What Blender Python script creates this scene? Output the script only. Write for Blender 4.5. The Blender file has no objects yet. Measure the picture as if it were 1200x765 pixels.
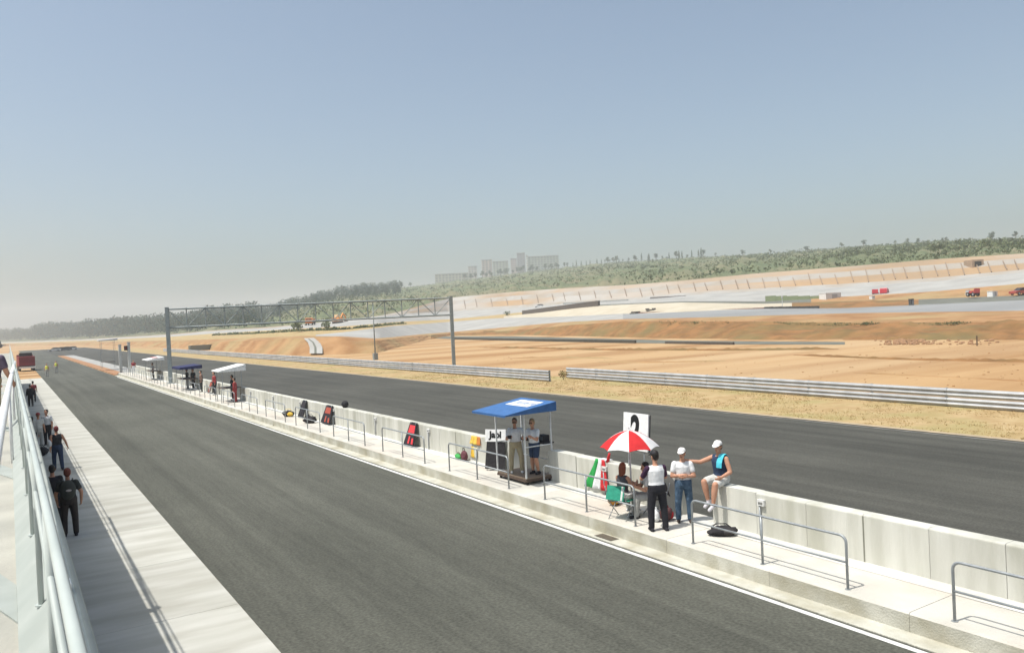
import bpy, bmesh, math, random
from mathutils import Vector, Matrix, noise
rnd = random.Random(7)
R = math.radians
S = bpy.context.scene
C = S.collection

# ------------------------------------------------------------------ camera
F, CX, CY, H = 933.33, 600.0, 382.5, 5.35
ROLL, PITCH, YAW = R(2.7), R(-0.7557), R(32.30)
cam = bpy.data.cameras.new('camera'); cam.sensor_width = 36; cam.lens = 28
cam.clip_start = 0.05; cam.clip_end = 20000
camo = bpy.data.objects.new('camera', cam); C.objects.link(camo)
fw = Vector((math.sin(YAW)*math.cos(PITCH), math.cos(YAW)*math.cos(PITCH), math.sin(PITCH)))
rt = Vector((math.cos(YAW), -math.sin(YAW), 0)); up = rt.cross(fw)
rt2 = rt*math.cos(ROLL) + up*(-math.sin(ROLL)); up2 = up*math.cos(ROLL) + rt*math.sin(ROLL)
camo.matrix_world = Matrix(((rt2.x, up2.x, -fw.x, 0), (rt2.y, up2.y, -fw.y, 0), (rt2.z, up2.z, -fw.z, H), (0, 0, 0, 1)))
S.camera = camo

# ------------------------------------------------------------------ sky, sun, exposure
SUNV = Vector((-0.45, 0.05, 1)).normalized()
w = bpy.data.worlds.new('World'); S.world = w; w.use_nodes = True
nt = w.node_tree; bg = nt.nodes['Background']
sk = nt.nodes.new('ShaderNodeTexSky'); sk.sky_type = 'NISHITA'; sk.sun_disc = False
sk.sun_elevation = math.asin(SUNV.z); sk.sun_rotation = math.atan2(SUNV.x, SUNV.y)
sk.air_density = 1.0; sk.dust_density = 4.0; sk.ozone_density = 0.2; sk.altitude = 100
tn = nt.nodes.new('ShaderNodeMix'); tn.data_type = 'RGBA'; tn.blend_type = 'MULTIPLY'; tn.inputs[0].default_value = 1
tn.inputs[7].default_value = (0.91, 1.0, 1.01, 1); hs_ = nt.nodes.new('ShaderNodeHueSaturation'); hs_.inputs['Saturation'].default_value = 0.86; nt.links.new(sk.outputs[0], hs_.inputs['Color']); nt.links.new(hs_.outputs[0], tn.inputs[6]); nt.links.new(tn.outputs[2], bg.inputs[0]); bg.inputs[1].default_value = 0.135
sl = bpy.data.lights.new('sun', 'SUN'); sl.energy = 4.2; sl.angle = R(0.55); sl.color = (1, 0.955, 0.88)
so = bpy.data.objects.new('sun', sl); C.objects.link(so)
so.rotation_euler = SUNV.to_track_quat('Z', 'Y').to_euler(); so.location = (-40, 0, 90)
S.view_settings.view_transform = 'Standard'; S.view_settings.look = 'None'
S.view_settings.exposure = 0.2; S.view_settings.gamma = 1
S.render.engine = 'CYCLES'
S.cycles.use_denoising = True; S.cycles.max_bounces = 6; S.cycles.volume_bounces = 1
S.cycles.diffuse_bounces = 3; S.cycles.transparent_max_bounces = 12

# ------------------------------------------------------------------ pixel (of the 1200 px photograph) to direction
def ray(px, py):
    c, s = math.cos(ROLL), math.sin(ROLL); dx, dy = px-CX, py-CY
    u = dx*c - dy*s; v = dx*s + dy*c
    f = F*math.cos(PITCH) + v*math.sin(PITCH); uz = F*math.sin(PITCH) - v*math.cos(PITCH)
    return Vector((u*math.cos(YAW)+f*math.sin(YAW), -u*math.sin(YAW)+f*math.cos(YAW), uz)), f
def onz(px, py, z=0.0):
    r, f = ray(px, py); t = (z-H)/r.z; return Vector((r.x*t, r.y*t, z))
def onx(px, py, x):
    r, f = ray(px, py); t = x/r.x; return Vector((x, r.y*t, H+r.z*t))
def ond(px, py, d):
    r, f = ray(px, py); t = d/f; return Vector((r.x*t, r.y*t, H+r.z*t))

# ------------------------------------------------------------------ materials
MATS = {}
def mat(name, col, col2=None, rough=0.8, scale=6.0, bump=0.0, bscale=None, metal=0.0, stretch=(1, 1, 1), spec=0.3,
        col3=None, scale3=0.6, detail=5.0, fac3=0.5, trans=0.0, lo=0.35, hi=0.65, rot=0.0, rand=0.0):
    if name in MATS: return MATS[name]
    m = bpy.data.materials.new(name); m.use_nodes = True; t = m.node_tree; N = t.nodes; L = t.links
    p = N['Principled BSDF']; p.inputs['Roughness'].default_value = rough; p.inputs['Metallic'].default_value = metal
    p.inputs['Specular IOR Level'].default_value = spec
    tc = N.new('ShaderNodeNewGeometry'); mp = N.new('ShaderNodeMapping'); mp.inputs['Scale'].default_value = stretch; mp.inputs['Rotation'].default_value = (0, 0, -rot)
    L.new(tc.outputs['Position'], mp.inputs[0])
    if col2 is None: col2 = tuple(c*0.82 for c in col)
    n1 = N.new('ShaderNodeTexNoise'); n1.inputs['Scale'].default_value = scale; n1.inputs['Detail'].default_value = detail
    L.new(mp.outputs[0], n1.inputs['Vector'])
    cr = N.new('ShaderNodeValToRGB'); cr.color_ramp.elements[0].position = lo; cr.color_ramp.elements[1].position = hi
    cr.color_ramp.elements[0].color = (*col2, 1); cr.color_ramp.elements[1].color = (*col, 1)
    L.new(n1.outputs[0], cr.inputs[0]); out = cr.outputs[0]
    if col3 is not None:
        n3 = N.new('ShaderNodeTexNoise'); n3.inputs['Scale'].default_value = scale3; n3.inputs['Detail'].default_value = 4
        L.new(mp.outputs[0], n3.inputs['Vector'])
        r3 = N.new('ShaderNodeValToRGB'); r3.color_ramp.elements[0].position = 0.45; r3.color_ramp.elements[1].position = 0.65
        r3.color_ramp.elements[0].color = (0, 0, 0, 1); r3.color_ramp.elements[1].color = (fac3, fac3, fac3, 1)
        L.new(n3.outputs[0], r3.inputs[0])
        mx = N.new('ShaderNodeMix'); mx.data_type = 'RGBA'; L.new(r3.outputs[0], mx.inputs[0])
        L.new(out, mx.inputs[6]); mx.inputs[7].default_value = (*col3, 1); out = mx.outputs[2]
    if rand > 0:
        oi = N.new('ShaderNodeObjectInfo'); mr = N.new('ShaderNodeMapRange'); mr.inputs[3].default_value = 1-rand; mr.inputs[4].default_value = 1+rand*.4
        L.new(oi.outputs['Random'], mr.inputs[0]); hs = N.new('ShaderNodeMix'); hs.data_type = 'RGBA'; hs.blend_type = 'MULTIPLY'; hs.inputs[0].default_value = 1
        L.new(out, hs.inputs[6]); L.new(mr.outputs[0], hs.inputs[7]); out = hs.outputs[2]
    L.new(out, p.inputs['Base Color'])
    if bump > 0:
        nb = N.new('ShaderNodeTexNoise'); nb.inputs['Scale'].default_value = bscale or scale*4; nb.inputs['Detail'].default_value = 6
        L.new(mp.outputs[0], nb.inputs['Vector'])
        b = N.new('ShaderNodeBump'); b.inputs['Strength'].default_value = bump; b.inputs['Distance'].default_value = 0.05
        L.new(nb.outputs[0], b.inputs['Height']); L.new(b.outputs[0], p.inputs['Normal'])
    if trans > 0:
        tr = N.new('ShaderNodeBsdfTranslucent'); L.new(out, tr.inputs[0]); ms = N.new('ShaderNodeMixShader'); ms.inputs[0].default_value = trans
        L.new(p.outputs[0], ms.inputs[1]); L.new(tr.outputs[0], ms.inputs[2]); L.new(ms.outputs[0], N['Material Output'].inputs[0])
    MATS[name] = m; return m

def asphalt(name, a, b, streak, grit=0.5):
    m = bpy.data.materials.new(name); m.use_nodes = True; t = m.node_tree; N = t.nodes; L = t.links
    p = N['Principled BSDF']; p.inputs['Roughness'].default_value = 0.85; p.inputs['Specular IOR Level'].default_value = 0.25
    tc = N.new('ShaderNodeTexCoord')
    def nz(scale, st, det=5):
        mp = N.new('ShaderNodeMapping'); mp.inputs['Scale'].default_value = st; L.new(tc.outputs['Object'], mp.inputs[0])
        n = N.new('ShaderNodeTexNoise'); n.inputs['Scale'].default_value = scale; n.inputs['Detail'].default_value = det
        L.new(mp.outputs[0], n.inputs['Vector']); return n.outputs[0]
    def ramp(src, c0, c1, p0=0.35, p1=0.65):
        r = N.new('ShaderNodeValToRGB'); r.color_ramp.elements[0].position = p0; r.color_ramp.elements[1].position = p1
        r.color_ramp.elements[0].color = (*c0, 1); r.color_ramp.elements[1].color = (*c1, 1); L.new(src, r.inputs[0]); return r.outputs[0]
    def mul(x, y, f):
        k = N.new('ShaderNodeMix'); k.data_type = 'RGBA'; k.blend_type = 'MULTIPLY'; k.inputs[0].default_value = f
        L.new(x, k.inputs[6]); L.new(y, k.inputs[7]); return k.outputs[2]
    base = ramp(nz(0.18, (1, 0.5, 1)), a, b)
    st = ramp(nz(1.0, (1.6, 0.03, 1), 4), (streak,)*3, (1, 1, 1), 0.3, 0.6)
    st2 = ramp(nz(5.5, (1, 0.6, 1), 9), (0.9,)*3, (1.0,)*3, 0.33, 0.62)
    gr = ramp(nz(17, (1, 1, 1), 6), (1-grit,)*3, (1, 1, 1), 0.3, 0.66)
    lines = ramp(nz(7, (1.4, 0.12, 1), 3), (0.88,)*3, (1, 1, 1), 0.35, 0.55)
    c = mul(mul(mul(mul(base, st, 1), st2, 1), gr, 1), lines, 1)
    L.new(c, p.inputs['Base Color'])
    bp = N.new('ShaderNodeBump'); bp.inputs['Strength'].default_value = 0.35; bp.inputs['Distance'].default_value = 0.02
    L.new(nz(70, (1, 1, 1), 3), bp.inputs['Height']); L.new(bp.outputs[0], p.inputs['Normal'])
    MATS[name] = m; return m

M_pit = asphalt('pit_asphalt', (0.108, 0.110, 0.090), (0.142, 0.143, 0.118), 0.72, 0.45)
M_track = asphalt('track_asphalt', (0.080, 0.079, 0.067), (0.110, 0.108, 0.092), 0.68, 0.4)
M_conc = mat('concrete', (0.46, 0.45, 0.40), (0.38, 0.37, 0.32), 0.9, 1.6, 0.25, 40, col3=(0.32, 0.31, 0.26), scale3=0.5, fac3=0.5)
M_kerb = mat('kerb_concrete', (0.54, 0.53, 0.465), (0.44, 0.43, 0.365), 0.9, 3.0, 0.3, 30, col3=(0.31, 0.28, 0.19), scale3=1.1, fac3=0.6, rand=.1)
M_wall = mat('wall_concrete', (0.60, 0.595, 0.54), (0.49, 0.485, 0.43), 0.88, 2.2, 0.2, 30, stretch=(1, 1, 0.16), col3=(0.38, 0.375, 0.31), scale3=1.6, fac3=0.75, rand=.1, detail=8)
M_apron = mat('apron_concrete', (0.50, 0.495, 0.455), (0.41, 0.405, 0.36), 0.9, 0.7, 0.2, 40, stretch=(0.5, 2, 1), col3=(0.34, 0.33, 0.285), scale3=0.6, fac3=0.7, rand=.08, detail=8)
M_white = mat('white_paint', (0.70, 0.70, 0.68), (0.62, 0.62, 0.60), 0.6, 5, col3=(0.40, 0.40, 0.38), scale3=3, fac3=0.5)
M_steel = mat('galvanised_steel', (0.36, 0.38, 0.39), (0.28, 0.30, 0.31), 0.45, 8, metal=0.35)
M_rail = mat('guardrail_steel', (0.46, 0.47, 0.48), (0.36, 0.37, 0.38), 0.5, 1.5, metal=0.3, rand=.12)
M_gant = mat('gantry_steel', (0.27, 0.30, 0.30), (0.22, 0.25, 0.25), 0.6, 4, metal=0.2)
M_dark = mat('dark_seam', (0.05, 0.05, 0.045), rough=0.9)
M_black = mat('black_fabric', (0.018, 0.017, 0.02), (0.03, 0.028, 0.03), 0.85, 12)
M_dirt = mat('dirt', (0.41, 0.26, 0.125), (0.28, 0.15, 0.06), 0.95, 0.06, 0.6, 1.5, stretch=(0.28, 2.2, 1), rot=-YAW, col3=(0.45, 0.325, 0.19), scale3=0.03, fac3=0.6, lo=.36, hi=.58, detail=10)
M_bank = mat('bank_dirt', (0.27, 0.135, 0.05), (0.165, 0.088, 0.032), 0.95, 0.35, 0.9, 1.2, col3=(0.15, 0.125, 0.05), scale3=0.12, fac3=0.7, detail=9)
M_bankL = mat('bank_dirt_pale', (0.36, 0.21, 0.098), (0.25, 0.13, 0.053), 0.95, 0.22, 0.8, 1.0, col3=(0.31, 0.26, 0.13), scale3=.06, fac3=.6, detail=9)
M_bankF = mat('far_bank_dirt', (0.35, 0.235, 0.135), (0.28, 0.205, 0.135), 0.95, 0.08, 0.5, 0.6, stretch=(0.4, 0.4, 2.5), col3=(0.37, 0.36, 0.34), scale3=0.03, fac3=0.85, detail=8)
M_far_road = mat('far_road', (0.36, 0.355, 0.335), (0.29, 0.285, 0.27), 0.9, 0.12, detail=8)
M_far_road2 = mat('far_road_blue', (0.265, 0.27, 0.27), (0.22, 0.225, 0.225), 0.9, 0.05)
M_dkroad = mat('service_road', (0.15, 0.155, 0.13), (0.115, 0.12, 0.10), 0.9, 0.3)
M_gravel = mat('gravel', (0.48, 0.43, 0.34), (0.42, 0.37, 0.28), 0.95, 0.2, 0.3, 4)
M_hill = mat('hill_ground', (0.13, 0.15, 0.075), (0.085, 0.11, 0.05), 0.95, 0.06, col3=(0.22, 0.18, 0.11), scale3=0.025, fac3=0.6, detail=9)
M_verge = mat('verge_dry_grass', (0.42, 0.31, 0.165), (0.33, 0.225, 0.105), 0.95, 0.9, 0.6, 8, col3=(0.30, 0.26, 0.11), scale3=0.3, fac3=0.7, detail=9)
M_straw = mat('straw_blades', (0.50, 0.37, 0.19), (0.42, 0.31, 0.14), 0.9, 0.8, trans=0.35)
M_leaf = mat('leaves', (0.06, 0.10, 0.045), (0.035, 0.065, 0.03), 0.8, 0.1, trans=0.2)
M_leaf2 = mat('scrub_leaves', (0.125, 0.15, 0.072), (0.095, 0.12, 0.056), 0.85, 0.05, trans=0.2)
M_bark = mat('bark', (0.14, 0.10, 0.07), rough=0.95)
M_plat = mat('platform_concrete', (0.57, 0.55, 0.495), (0.48, 0.46, 0.41), 0.9, 1.2, 0.2, 40, col3=(0.50, 0.43, 0.36), scale3=0.35, fac3=0.6, rand=.06, detail=8)
M_strip = mat('clean_concrete', (0.66, 0.655, 0.625), (0.56, 0.555, 0.52), 0.9, 1.0, 0.15, 40, col3=(0.42, 0.41, 0.37), scale3=0.7, fac3=0.6)
def plain(name, c, rough=0.7, metal=0.0, var=0.85, scale=10, spec=0.3):
    cl = name.startswith(('cloth_', 'canvas_', 'bag_', 'flag_', 'hair_'))
    return mat(name, c, tuple(x*(.82 if cl else var) for x in c), rough, scale, metal=metal, spec=spec, bump=.4 if cl else 0, bscale=9)

# ------------------------------------------------------------------ mesh builder
class MB:
    def __init__(s): s.v = []; s.f = []; s.m = []
    def add(s, vs, fs, mi=0):
        o = len(s.v); s.v += [tuple(v) for v in vs]; s.f += [tuple(i+o for i in f) for f in fs]; s.m += [mi]*len(fs); return s
    def box(s, a, b, mi=0, mtx=None):
        x0, y0, z0 = a; x1, y1, z1 = b
        vs = [Vector(p) for p in ((x0, y0, z0), (x1, y0, z0), (x1, y1, z0), (x0, y1, z0), (x0, y0, z1), (x1, y0, z1), (x1, y1, z1), (x0, y1, z1))]
        if mtx: vs = [mtx @ v for v in vs]
        return s.add(vs, [(3, 2, 1, 0), (4, 5, 6, 7), (0, 1, 5, 4), (1, 2, 6, 5), (2, 3, 7, 6), (3, 0, 4, 7)], mi)
    def tube(s, pts, r, n=8, mi=0, r2=None):
        pts = [Vector(p) for p in pts]; k = len(pts); vs = []
        for i, p in enumerate(pts):
            d = (pts[min(i+1, k-1)] - pts[max(i-1, 0)]).normalized()
            a = d.orthogonal().normalized() if i == 0 else (a - d*a.dot(d)).normalized()
            b = d.cross(a); rr = r if r2 is None else r + (r2-r)*i/(k-1)
            vs += [p + (a*math.cos(2*math.pi*j/n) + b*math.sin(2*math.pi*j/n))*rr for j in range(n)]
        fs = [(i*n+j, i*n+(j+1) % n, (i+1)*n+(j+1) % n, (i+1)*n+j) for i in range(k-1) for j in range(n)]
        fs += [tuple(range(n))[::-1], tuple((k-1)*n+j for j in range(n))]
        return s.add(vs, fs, mi)
    def prism(s, poly, vec, mi=0):
        n = len(poly); vec = Vector(vec); P = [Vector(p) for p in poly]
        fs = [tuple(range(n))[::-1], tuple(range(n, 2*n))] + [(i, (i+1) % n, n+(i+1) % n, n+i) for i in range(n)]
        return s.add(P + [p+vec for p in P], fs, mi)
    def ellipsoid(s, c, r, mtx=None, nu=12, nv=8, mi=0):
        c = Vector(c); vs = []; fs = []
        for i in range(nv+1):
            t = math.pi*i/nv
            for j in range(nu):
                a = 2*math.pi*j/nu
                v = Vector((r[0]*math.sin(t)*math.cos(a), r[1]*math.sin(t)*math.sin(a), r[2]*math.cos(t)))
                vs.append(c + (mtx @ v if mtx else v))
        for i in range(nv):
            for j in range(nu): fs.append((i*nu+j, (i+1)*nu+j, (i+1)*nu+(j+1) % nu, i*nu+(j+1) % nu))
        return s.add(vs, fs, mi)
    def cone(s, a, b, r1, r2, n=12, mi=0):      # capsule with two radii
        a = Vector(a); b = Vector(b); d = (b-a); L = d.length; d = d.normalized() if L > 1e-6 else Vector((0, 0, 1))
        x = d.orthogonal().normalized(); y = d.cross(x); rings = []
        for i in range(5): t = math.pi/2*(i/4); rings.append((a - d*r1*math.cos(t), r1*math.sin(t)))
        for i in range(5): t = math.pi/2*(i/4); rings.append((b + d*r2*math.sin(t), r2*math.cos(t)))
        vs = []; 
        for p, r in rings: vs += [p + (x*math.cos(2*math.pi*j/n)+y*math.sin(2*math.pi*j/n))*max(r, 1e-4) for j in range(n)]
        k = len(rings)
        fs = [(i*n+j, i*n+(j+1) % n, (i+1)*n+(j+1) % n, (i+1)*n+j) for i in range(k-1) for j in range(n)]
        return s.add(vs, fs, mi)
    def mesh(s, name, smooth=False):
        me = bpy.data.meshes.new(name); me.from_pydata(s.v, [], s.f)
        if any(s.m): me.polygons.foreach_set('material_index', s.m)
        if smooth: me.polygons.foreach_set('use_smooth', [True]*len(me.polygons))
        me.update(); return me
    def build(s, name, m, parent=None, smooth=False, loc=None):
        return obj(name, s.mesh(name, smooth), m, parent, loc)
def obj(name, me, m=None, parent=None, loc=None):
    o = bpy.data.objects.new(name, me); C.objects.link(o)
    if m is not None and me is not None and not me.materials:
        for k in (m if isinstance(m, (list, tuple)) else [m]): me.materials.append(k)
    if parent is not None: o.parent = parent
    if loc is not None: o.location = loc
    return o
def thing(name, label, cat, loc=(0, 0, 0), rz=0.0, group=None):
    o = bpy.data.objects.new(name, None); C.objects.link(o); o.location = loc; o.rotation_euler = (0, 0, rz)
    o.empty_display_size = 0.2; return tag(o, label, cat, group)
def tag(o, label, cat=None, group=None):
    o['label'] = label
    if cat: o['category'] = cat
    if group: o['group'] = group
    return o
def struct(o): o['kind'] = 'structure'; return o
def stuff(o, label=None, cat=None):
    o['kind'] = 'stuff'
    if label: tag(o, label, cat)
    return o
def dup(root, loc=None, rz=None, label=None):
    r = root.copy(); C.objects.link(r)
    if loc is not None: r.location = loc
    if rz is not None: r.rotation_euler = (0, 0, rz)
    if label: r['label'] = label
    for ch in [c for c in root.children]:
        c = ch.copy(); C.objects.link(c); c.parent = r
        for g in ch.children:
            d = g.copy(); C.objects.link(d); d.parent = c
    return r
def sheet(name, x0, x1, y0, y1, z, m, nx=1, ny=1):
    b = MB(); vs = [(x0+(x1-x0)*i/nx, y0+(y1-y0)*j/ny, z) for j in range(ny+1) for i in range(nx+1)]
    b.add(vs, [(j*(nx+1)+i, j*(nx+1)+i+1, (j+1)*(nx+1)+i+1, (j+1)*(nx+1)+i) for j in range(ny) for i in range(nx)])
    return struct(b.build(name, m))

# ================================================================== ground, track, pit lane
sheet('ground', -2500, 3500, -600, 3300, -0.06, M_dirt, 40, 40)
sheet('pit_lane', 3.55, 11.52, -12, 430, 0.0, M_pit)
sheet('race_track', 13.40, 30.5, -25, 430, -0.004, M_track)
sheet('run_off_lane', 11.52, 13.40, 262, 430, -0.002, M_track)
sheet('lane_edge_line', 11.33, 11.45, -12, 112, 0.005, M_white)
sheet('track_edge_line', 30.12, 30.24, -25, 430, 0.004, mat('worn_white', (0.24, 0.23, 0.21), (0.14, 0.135, 0.12), 0.8, 1.5))
sheet('verge', 30.5, 39.6, -25, 330, -0.002, M_verge, 6, 40)
sheet('verge_edge', 30.5, 30.85, -25, 430, 0.004, mat('pale_dust', (0.42, 0.33, 0.22), (0.33, 0.27, 0.19), 0.95, 2))
# traffic island between the pit exit and the track
isl = struct(MB().box((11.75, 118, -0.05), (13.2, 262, 0.06)).build('traffic_island', mat('red_soil', (0.34, 0.17, 0.085), (0.30, 0.18, 0.10), 0.95, 0.3)))
struct(MB().box((13.2, 118, -0.05), (15.6, 262, 0.05)).build('island_path', M_far_road))

# apron along the pit building, slab by slab
ap = struct(MB().box((-8, -12, -0.2), (3.53, 124, 0.004)).build('apron_bed', M_dark))
base = MB().box((-0.0, 0.006, 0.0), (4.13, 3.994, 0.022)).mesh('slab')
base.materials.append(M_apron)
for i in range(34):
    o = bpy.data.objects.new('slab', base); C.objects.link(o); o.parent = ap; o.location = (-0.6, -12+i*4, 0)
# gutter and platform
gut = struct(MB().box((11.52, -12, -0.1), (11.93, 116.5, 0.015)).build('gutter', M_kerb))
plat = struct(MB().box((11.93, -12, -0.1), (13.98, 116.5, 0.29)).build('pit_wall_platform', M_dark))
def slab_mesh(n, x0, x1, l, z0, z1, m, bev=0.02):
    b = MB(); b.prism([(x0, 0, z0), (x1, 0, z0), (x1, 0, z1), (x0+bev, 0, z1), (x0, 0, z1-bev)], (0, l, 0))
    me = b.mesh(n); me.materials.append(m); return me
me = slab_mesh('platform_slab', 11.925, 13.995, 2.768, -0.02, 0.33, M_plat, 0.03); me.materials.append(M_kerb)
for p in me.polygons:
    if p.center.x < 11.94: p.material_index = 1
for i in range(46):
    o = bpy.data.objects.new('platform_slab', me); C.objects.link(o); o.parent = plat; o.location = (0, -12+i*2.775, rnd.uniform(-.003, .003))
sheet('platform_wall_strip', 13.2, 13.66, -12, 116.4, .3365, M_strip)
tag(MB().box((0, 0, 0), (.26, .62, .006)).build('drain_grate', plain('grate_iron', (0.10, 0.09, 0.07)), loc=(11.6, 14.5, .016)), 'rusty dark drain grate set in the gutter beside the kerb', 'drain')
dg = bpy.data.objects['drain_grate']
for k in range(7): MB().box((.02, 0.04+k*.08, .006), (.24, .08+k*.08, .012)).build('grate_bar', plain('grate_bar', (0.16, 0.13, 0.10)), dg)

# ------------------------------------------------------------------ pit wall, panel by panel
WX0, WX1, WZ0, WZ1 = 13.62, 13.93, 0.33, 1.25
wall = thing('pit_wall', 'long pale concrete pit wall of cast panels with openings', 'wall')
gaps = [(13.2, 14.2), (19.85, 21.9), (57.9, 60.9), (73.4, 78.2)]
segs = []; y = -10.0
for a, b in gaps + [(115.5, 116)]: segs.append((y, a)); y = b
def panel_mesh(l, endr):
    b = MB(); e = 0.035; pr = []
    for k in range(4): t = math.pi/2*k/3; pr.append((WX0+e-e*math.cos(t), WZ1-e+e*math.sin(t)))
    for k in range(4): t = math.pi/2*k/3; pr.append((WX1-e+e*math.sin(t), WZ1-e+e*math.cos(t)))
    sec = [(WX0, WZ0-.02)] + pr + [(WX1, WZ0-.02)]
    ys = [0.004] + [l-.004]
    rr = 0.12
    prof = []
    if endr in ('n', 'b'):
        prof += [(0.004+rr-rr*math.sin(math.pi/2*k/4), rr-rr*math.cos(math.pi/2*k/4)) for k in range(4, 0, -1)][:0]
    for i, yy in enumerate(ys):
        b.v += [(x, yy, z) for x, z in sec]
    n = len(sec); b.f = [(j, (j+1) % n, n+(j+1) % n, n+j) for j in range(n)] + [tuple(range(n))[::-1], tuple(range(n, 2*n))]; b.m = [0]*len(b.f)
    return b.mesh('panel')
pm = {}
for a, b in segs:
    n = max(1, round((b-a)/1.27)); l = (b-a)/n
    core = MB().box((WX0+.02, a+.06, .31), (WX1-.02, b-.06, WZ1-.12)).build('wall_core', M_dark, wall)
    for i in range(n):
        key = round(l, 3); e0 = i == 0 and a > 0; e1 = i == n-1 and b < 110
        if e0 or e1:
            q = .11; pf = [(0.004, WZ0-.02)]
            pf += [(.004+q-q*math.cos(R(a_)), WZ1-q+q*math.sin(R(a_))) for a_ in (0, 22, 45, 68, 90)] if e0 else [(.004, WZ1)]
            pf += [(l-.004-q+q*math.sin(R(a_)), WZ1-q+q*math.cos(R(a_))) for a_ in (0, 22, 45, 68, 90)] if e1 else [(l-.004, WZ1)]
            pf += [(l-.004, WZ0-.02)]
            MB().prism([(WX0, yy, zz_) for yy, zz_ in pf][::-1], (WX1-WX0, 0, 0)).build('panel', M_wall, wall, loc=(0, a+i*l, 0)); continue
        if key not in pm: pm[key] = panel_mesh(l, ''); pm[key].materials.append(M_wall)
        o = bpy.data.objects.new('panel', pm[key]); C.objects.link(o); o.parent = wall
        o.location = (rnd.uniform(-.003, .003), a+i*l, 0)
        if i % 3 == 2 and i < n-1: MB().box((WX0-.005, a+(i+1)*l-.014, .335), (WX0+.02, a+(i+1)*l+.014, WZ1-.03)).build('joint_strip', plain('joint_filler', (0.22, 0.22, 0.18)), wall)
# socket boxes with a conduit on the wall
sb0 = thing('socket_box', 'small white electrical box with grey conduit on the pit wall', 'socket box', (WX0, 11.74, 0), 0, 'socket boxes along the pit wall')
MB().box((-.07, -.09, 1.0), (-.002, .09, 1.13)).build('cover', plain('box_white', (0.7, 0.7, 0.68)), sb0)
MB().box((-.075, -.06, 1.03), (-.069, .06, 1.08)).build('socket_flap', plain('box_grey', (0.2, 0.2, 0.19)), sb0)
MB().tube([(-.035, .05, .335), (-.035, .05, 1.0)], .022).build('conduit', M_steel, sb0, True)
for yy in (6.35, 17.1, 22.5, 27.9, 33.2, 38.6, 44, 49.4, 54.8, 65.6, 71): dup(sb0, (WX0, yy, 0))

# ------------------------------------------------------------------ railings on the platform edge
def railing(name, label, group, loc, n=2, sp=1.85, h=.93, mid=.47, m=M_steel, r=.024, cat='railing'):
    t = thing(name, label, cat, loc, 0, group); L = n*sp; e = .12
    path = [(0, 0, 0), (0, 0, h-e)] + [(0, e-e*math.cos(a), h-e+e*math.sin(a)) for a in (R(22), R(45), R(68), R(90))] + \
           [(0, L-e+e*math.sin(a), h-e+e*math.cos(a)) for a in (0, R(22), R(45), R(68), R(90))] + [(0, L, 0)]
    MB().tube(path, r).build('bent_pipe', m, t, True)
    MB().tube([(0, 0, mid), (0, L, mid)], r*.85).build('mid_rail', m, t, True)
    for k in range(1, n): MB().tube([(0, k*sp, 0), (0, k*sp, h)], r).build('post', m, t, True)
    for k in range(n+1): MB().tube([(0, k*sp, 0), (0, k*sp, .008)], r*2.1, 10).build('foot_plate', m, t)
    return t
rl0 = railing('railing', 'pipe railing section in front of the black holdall', 'railing sections along the pit wall platform', (12.12, 8.65, .33))
for k in range(-3, 19):
    if k and not 83 < 8.65+k*5.55 < 84.5:
        o = dup(rl0, (12.12, 8.65+k*5.55, .33), None, {**dict.fromkeys(range(-3, 30), 'pipe railing section beside bare wall on the platform kerb'), 1: 'pipe railing section in front of the striped parasol', 2: 'pipe railing section in front of the blue timing stand', 3: 'pipe railing section in front of the red patched black cover', 5: 'pipe railing section in front of the red banded dark cover', 9: 'pipe railing section in front of the white awning'}[k])

# ------------------------------------------------------------------ guardrails beyond the track
def guardrail(label, x0, y0, x1, y1, tiers=2):
    d = Vector((x1-x0, y1-y0, 0)); L = d.length; n = round(L/4.0); ang = math.atan2(-d.x, d.y)
    t = thing('guardrail', label, 'guardrail', (x0, y0, 0), ang)
    sec = [(0, .415), (-.03, .40), (-.085, .31), (-.005, .225), (-.005, .19), (-.085, .105), (-.03, .015), (0, 0)]
    sec2 = sec + [(x+.012, z) for x, z in sec[::-1]]
    b = MB(); b.prism([(x-.07, 0.0, z) for x, z in sec2], (0, L/n-.015, 0)); bm_ = b.mesh('beam'); bm_.materials.append(M_rail)
    pmz = MB().box((-.06, -.05, -.05), (.06, .05, .0+.45*tiers)).mesh('post'); pmz.materials.append(M_gant)
    blt = MB().tube([(-.09, 0, .207), (-.07, 0, .207)], .022, 6).mesh('bolt_cap'); blt.materials.append(M_dark)
    for i in range(n):
        for k in range(tiers):
            o = bpy.data.objects.new('beam', bm_); C.objects.link(o); o.parent = t; o.location = (rnd.uniform(-.006, .006), i*L/n, .04+k*.44)
            if i*L/n < 140:
                q = bpy.data.objects.new('bolt_cap', blt); C.objects.link(q); q.parent = o; q.location = (0, .1, 0)
        o = bpy.data.objects.new('post', pmz); C.objects.link(o); o.parent = t; o.location = (.04, i*L/n+.1, 0)
    return t
guardrail('two-beam steel guardrail running on from the gap toward the near dirt', 37.7, 1.3, 38.9, 53.3)
gr2 = guardrail('long steel guardrail passing in front of the gantry post', 36.15, 51.9, 36.4, 239.9)

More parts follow.
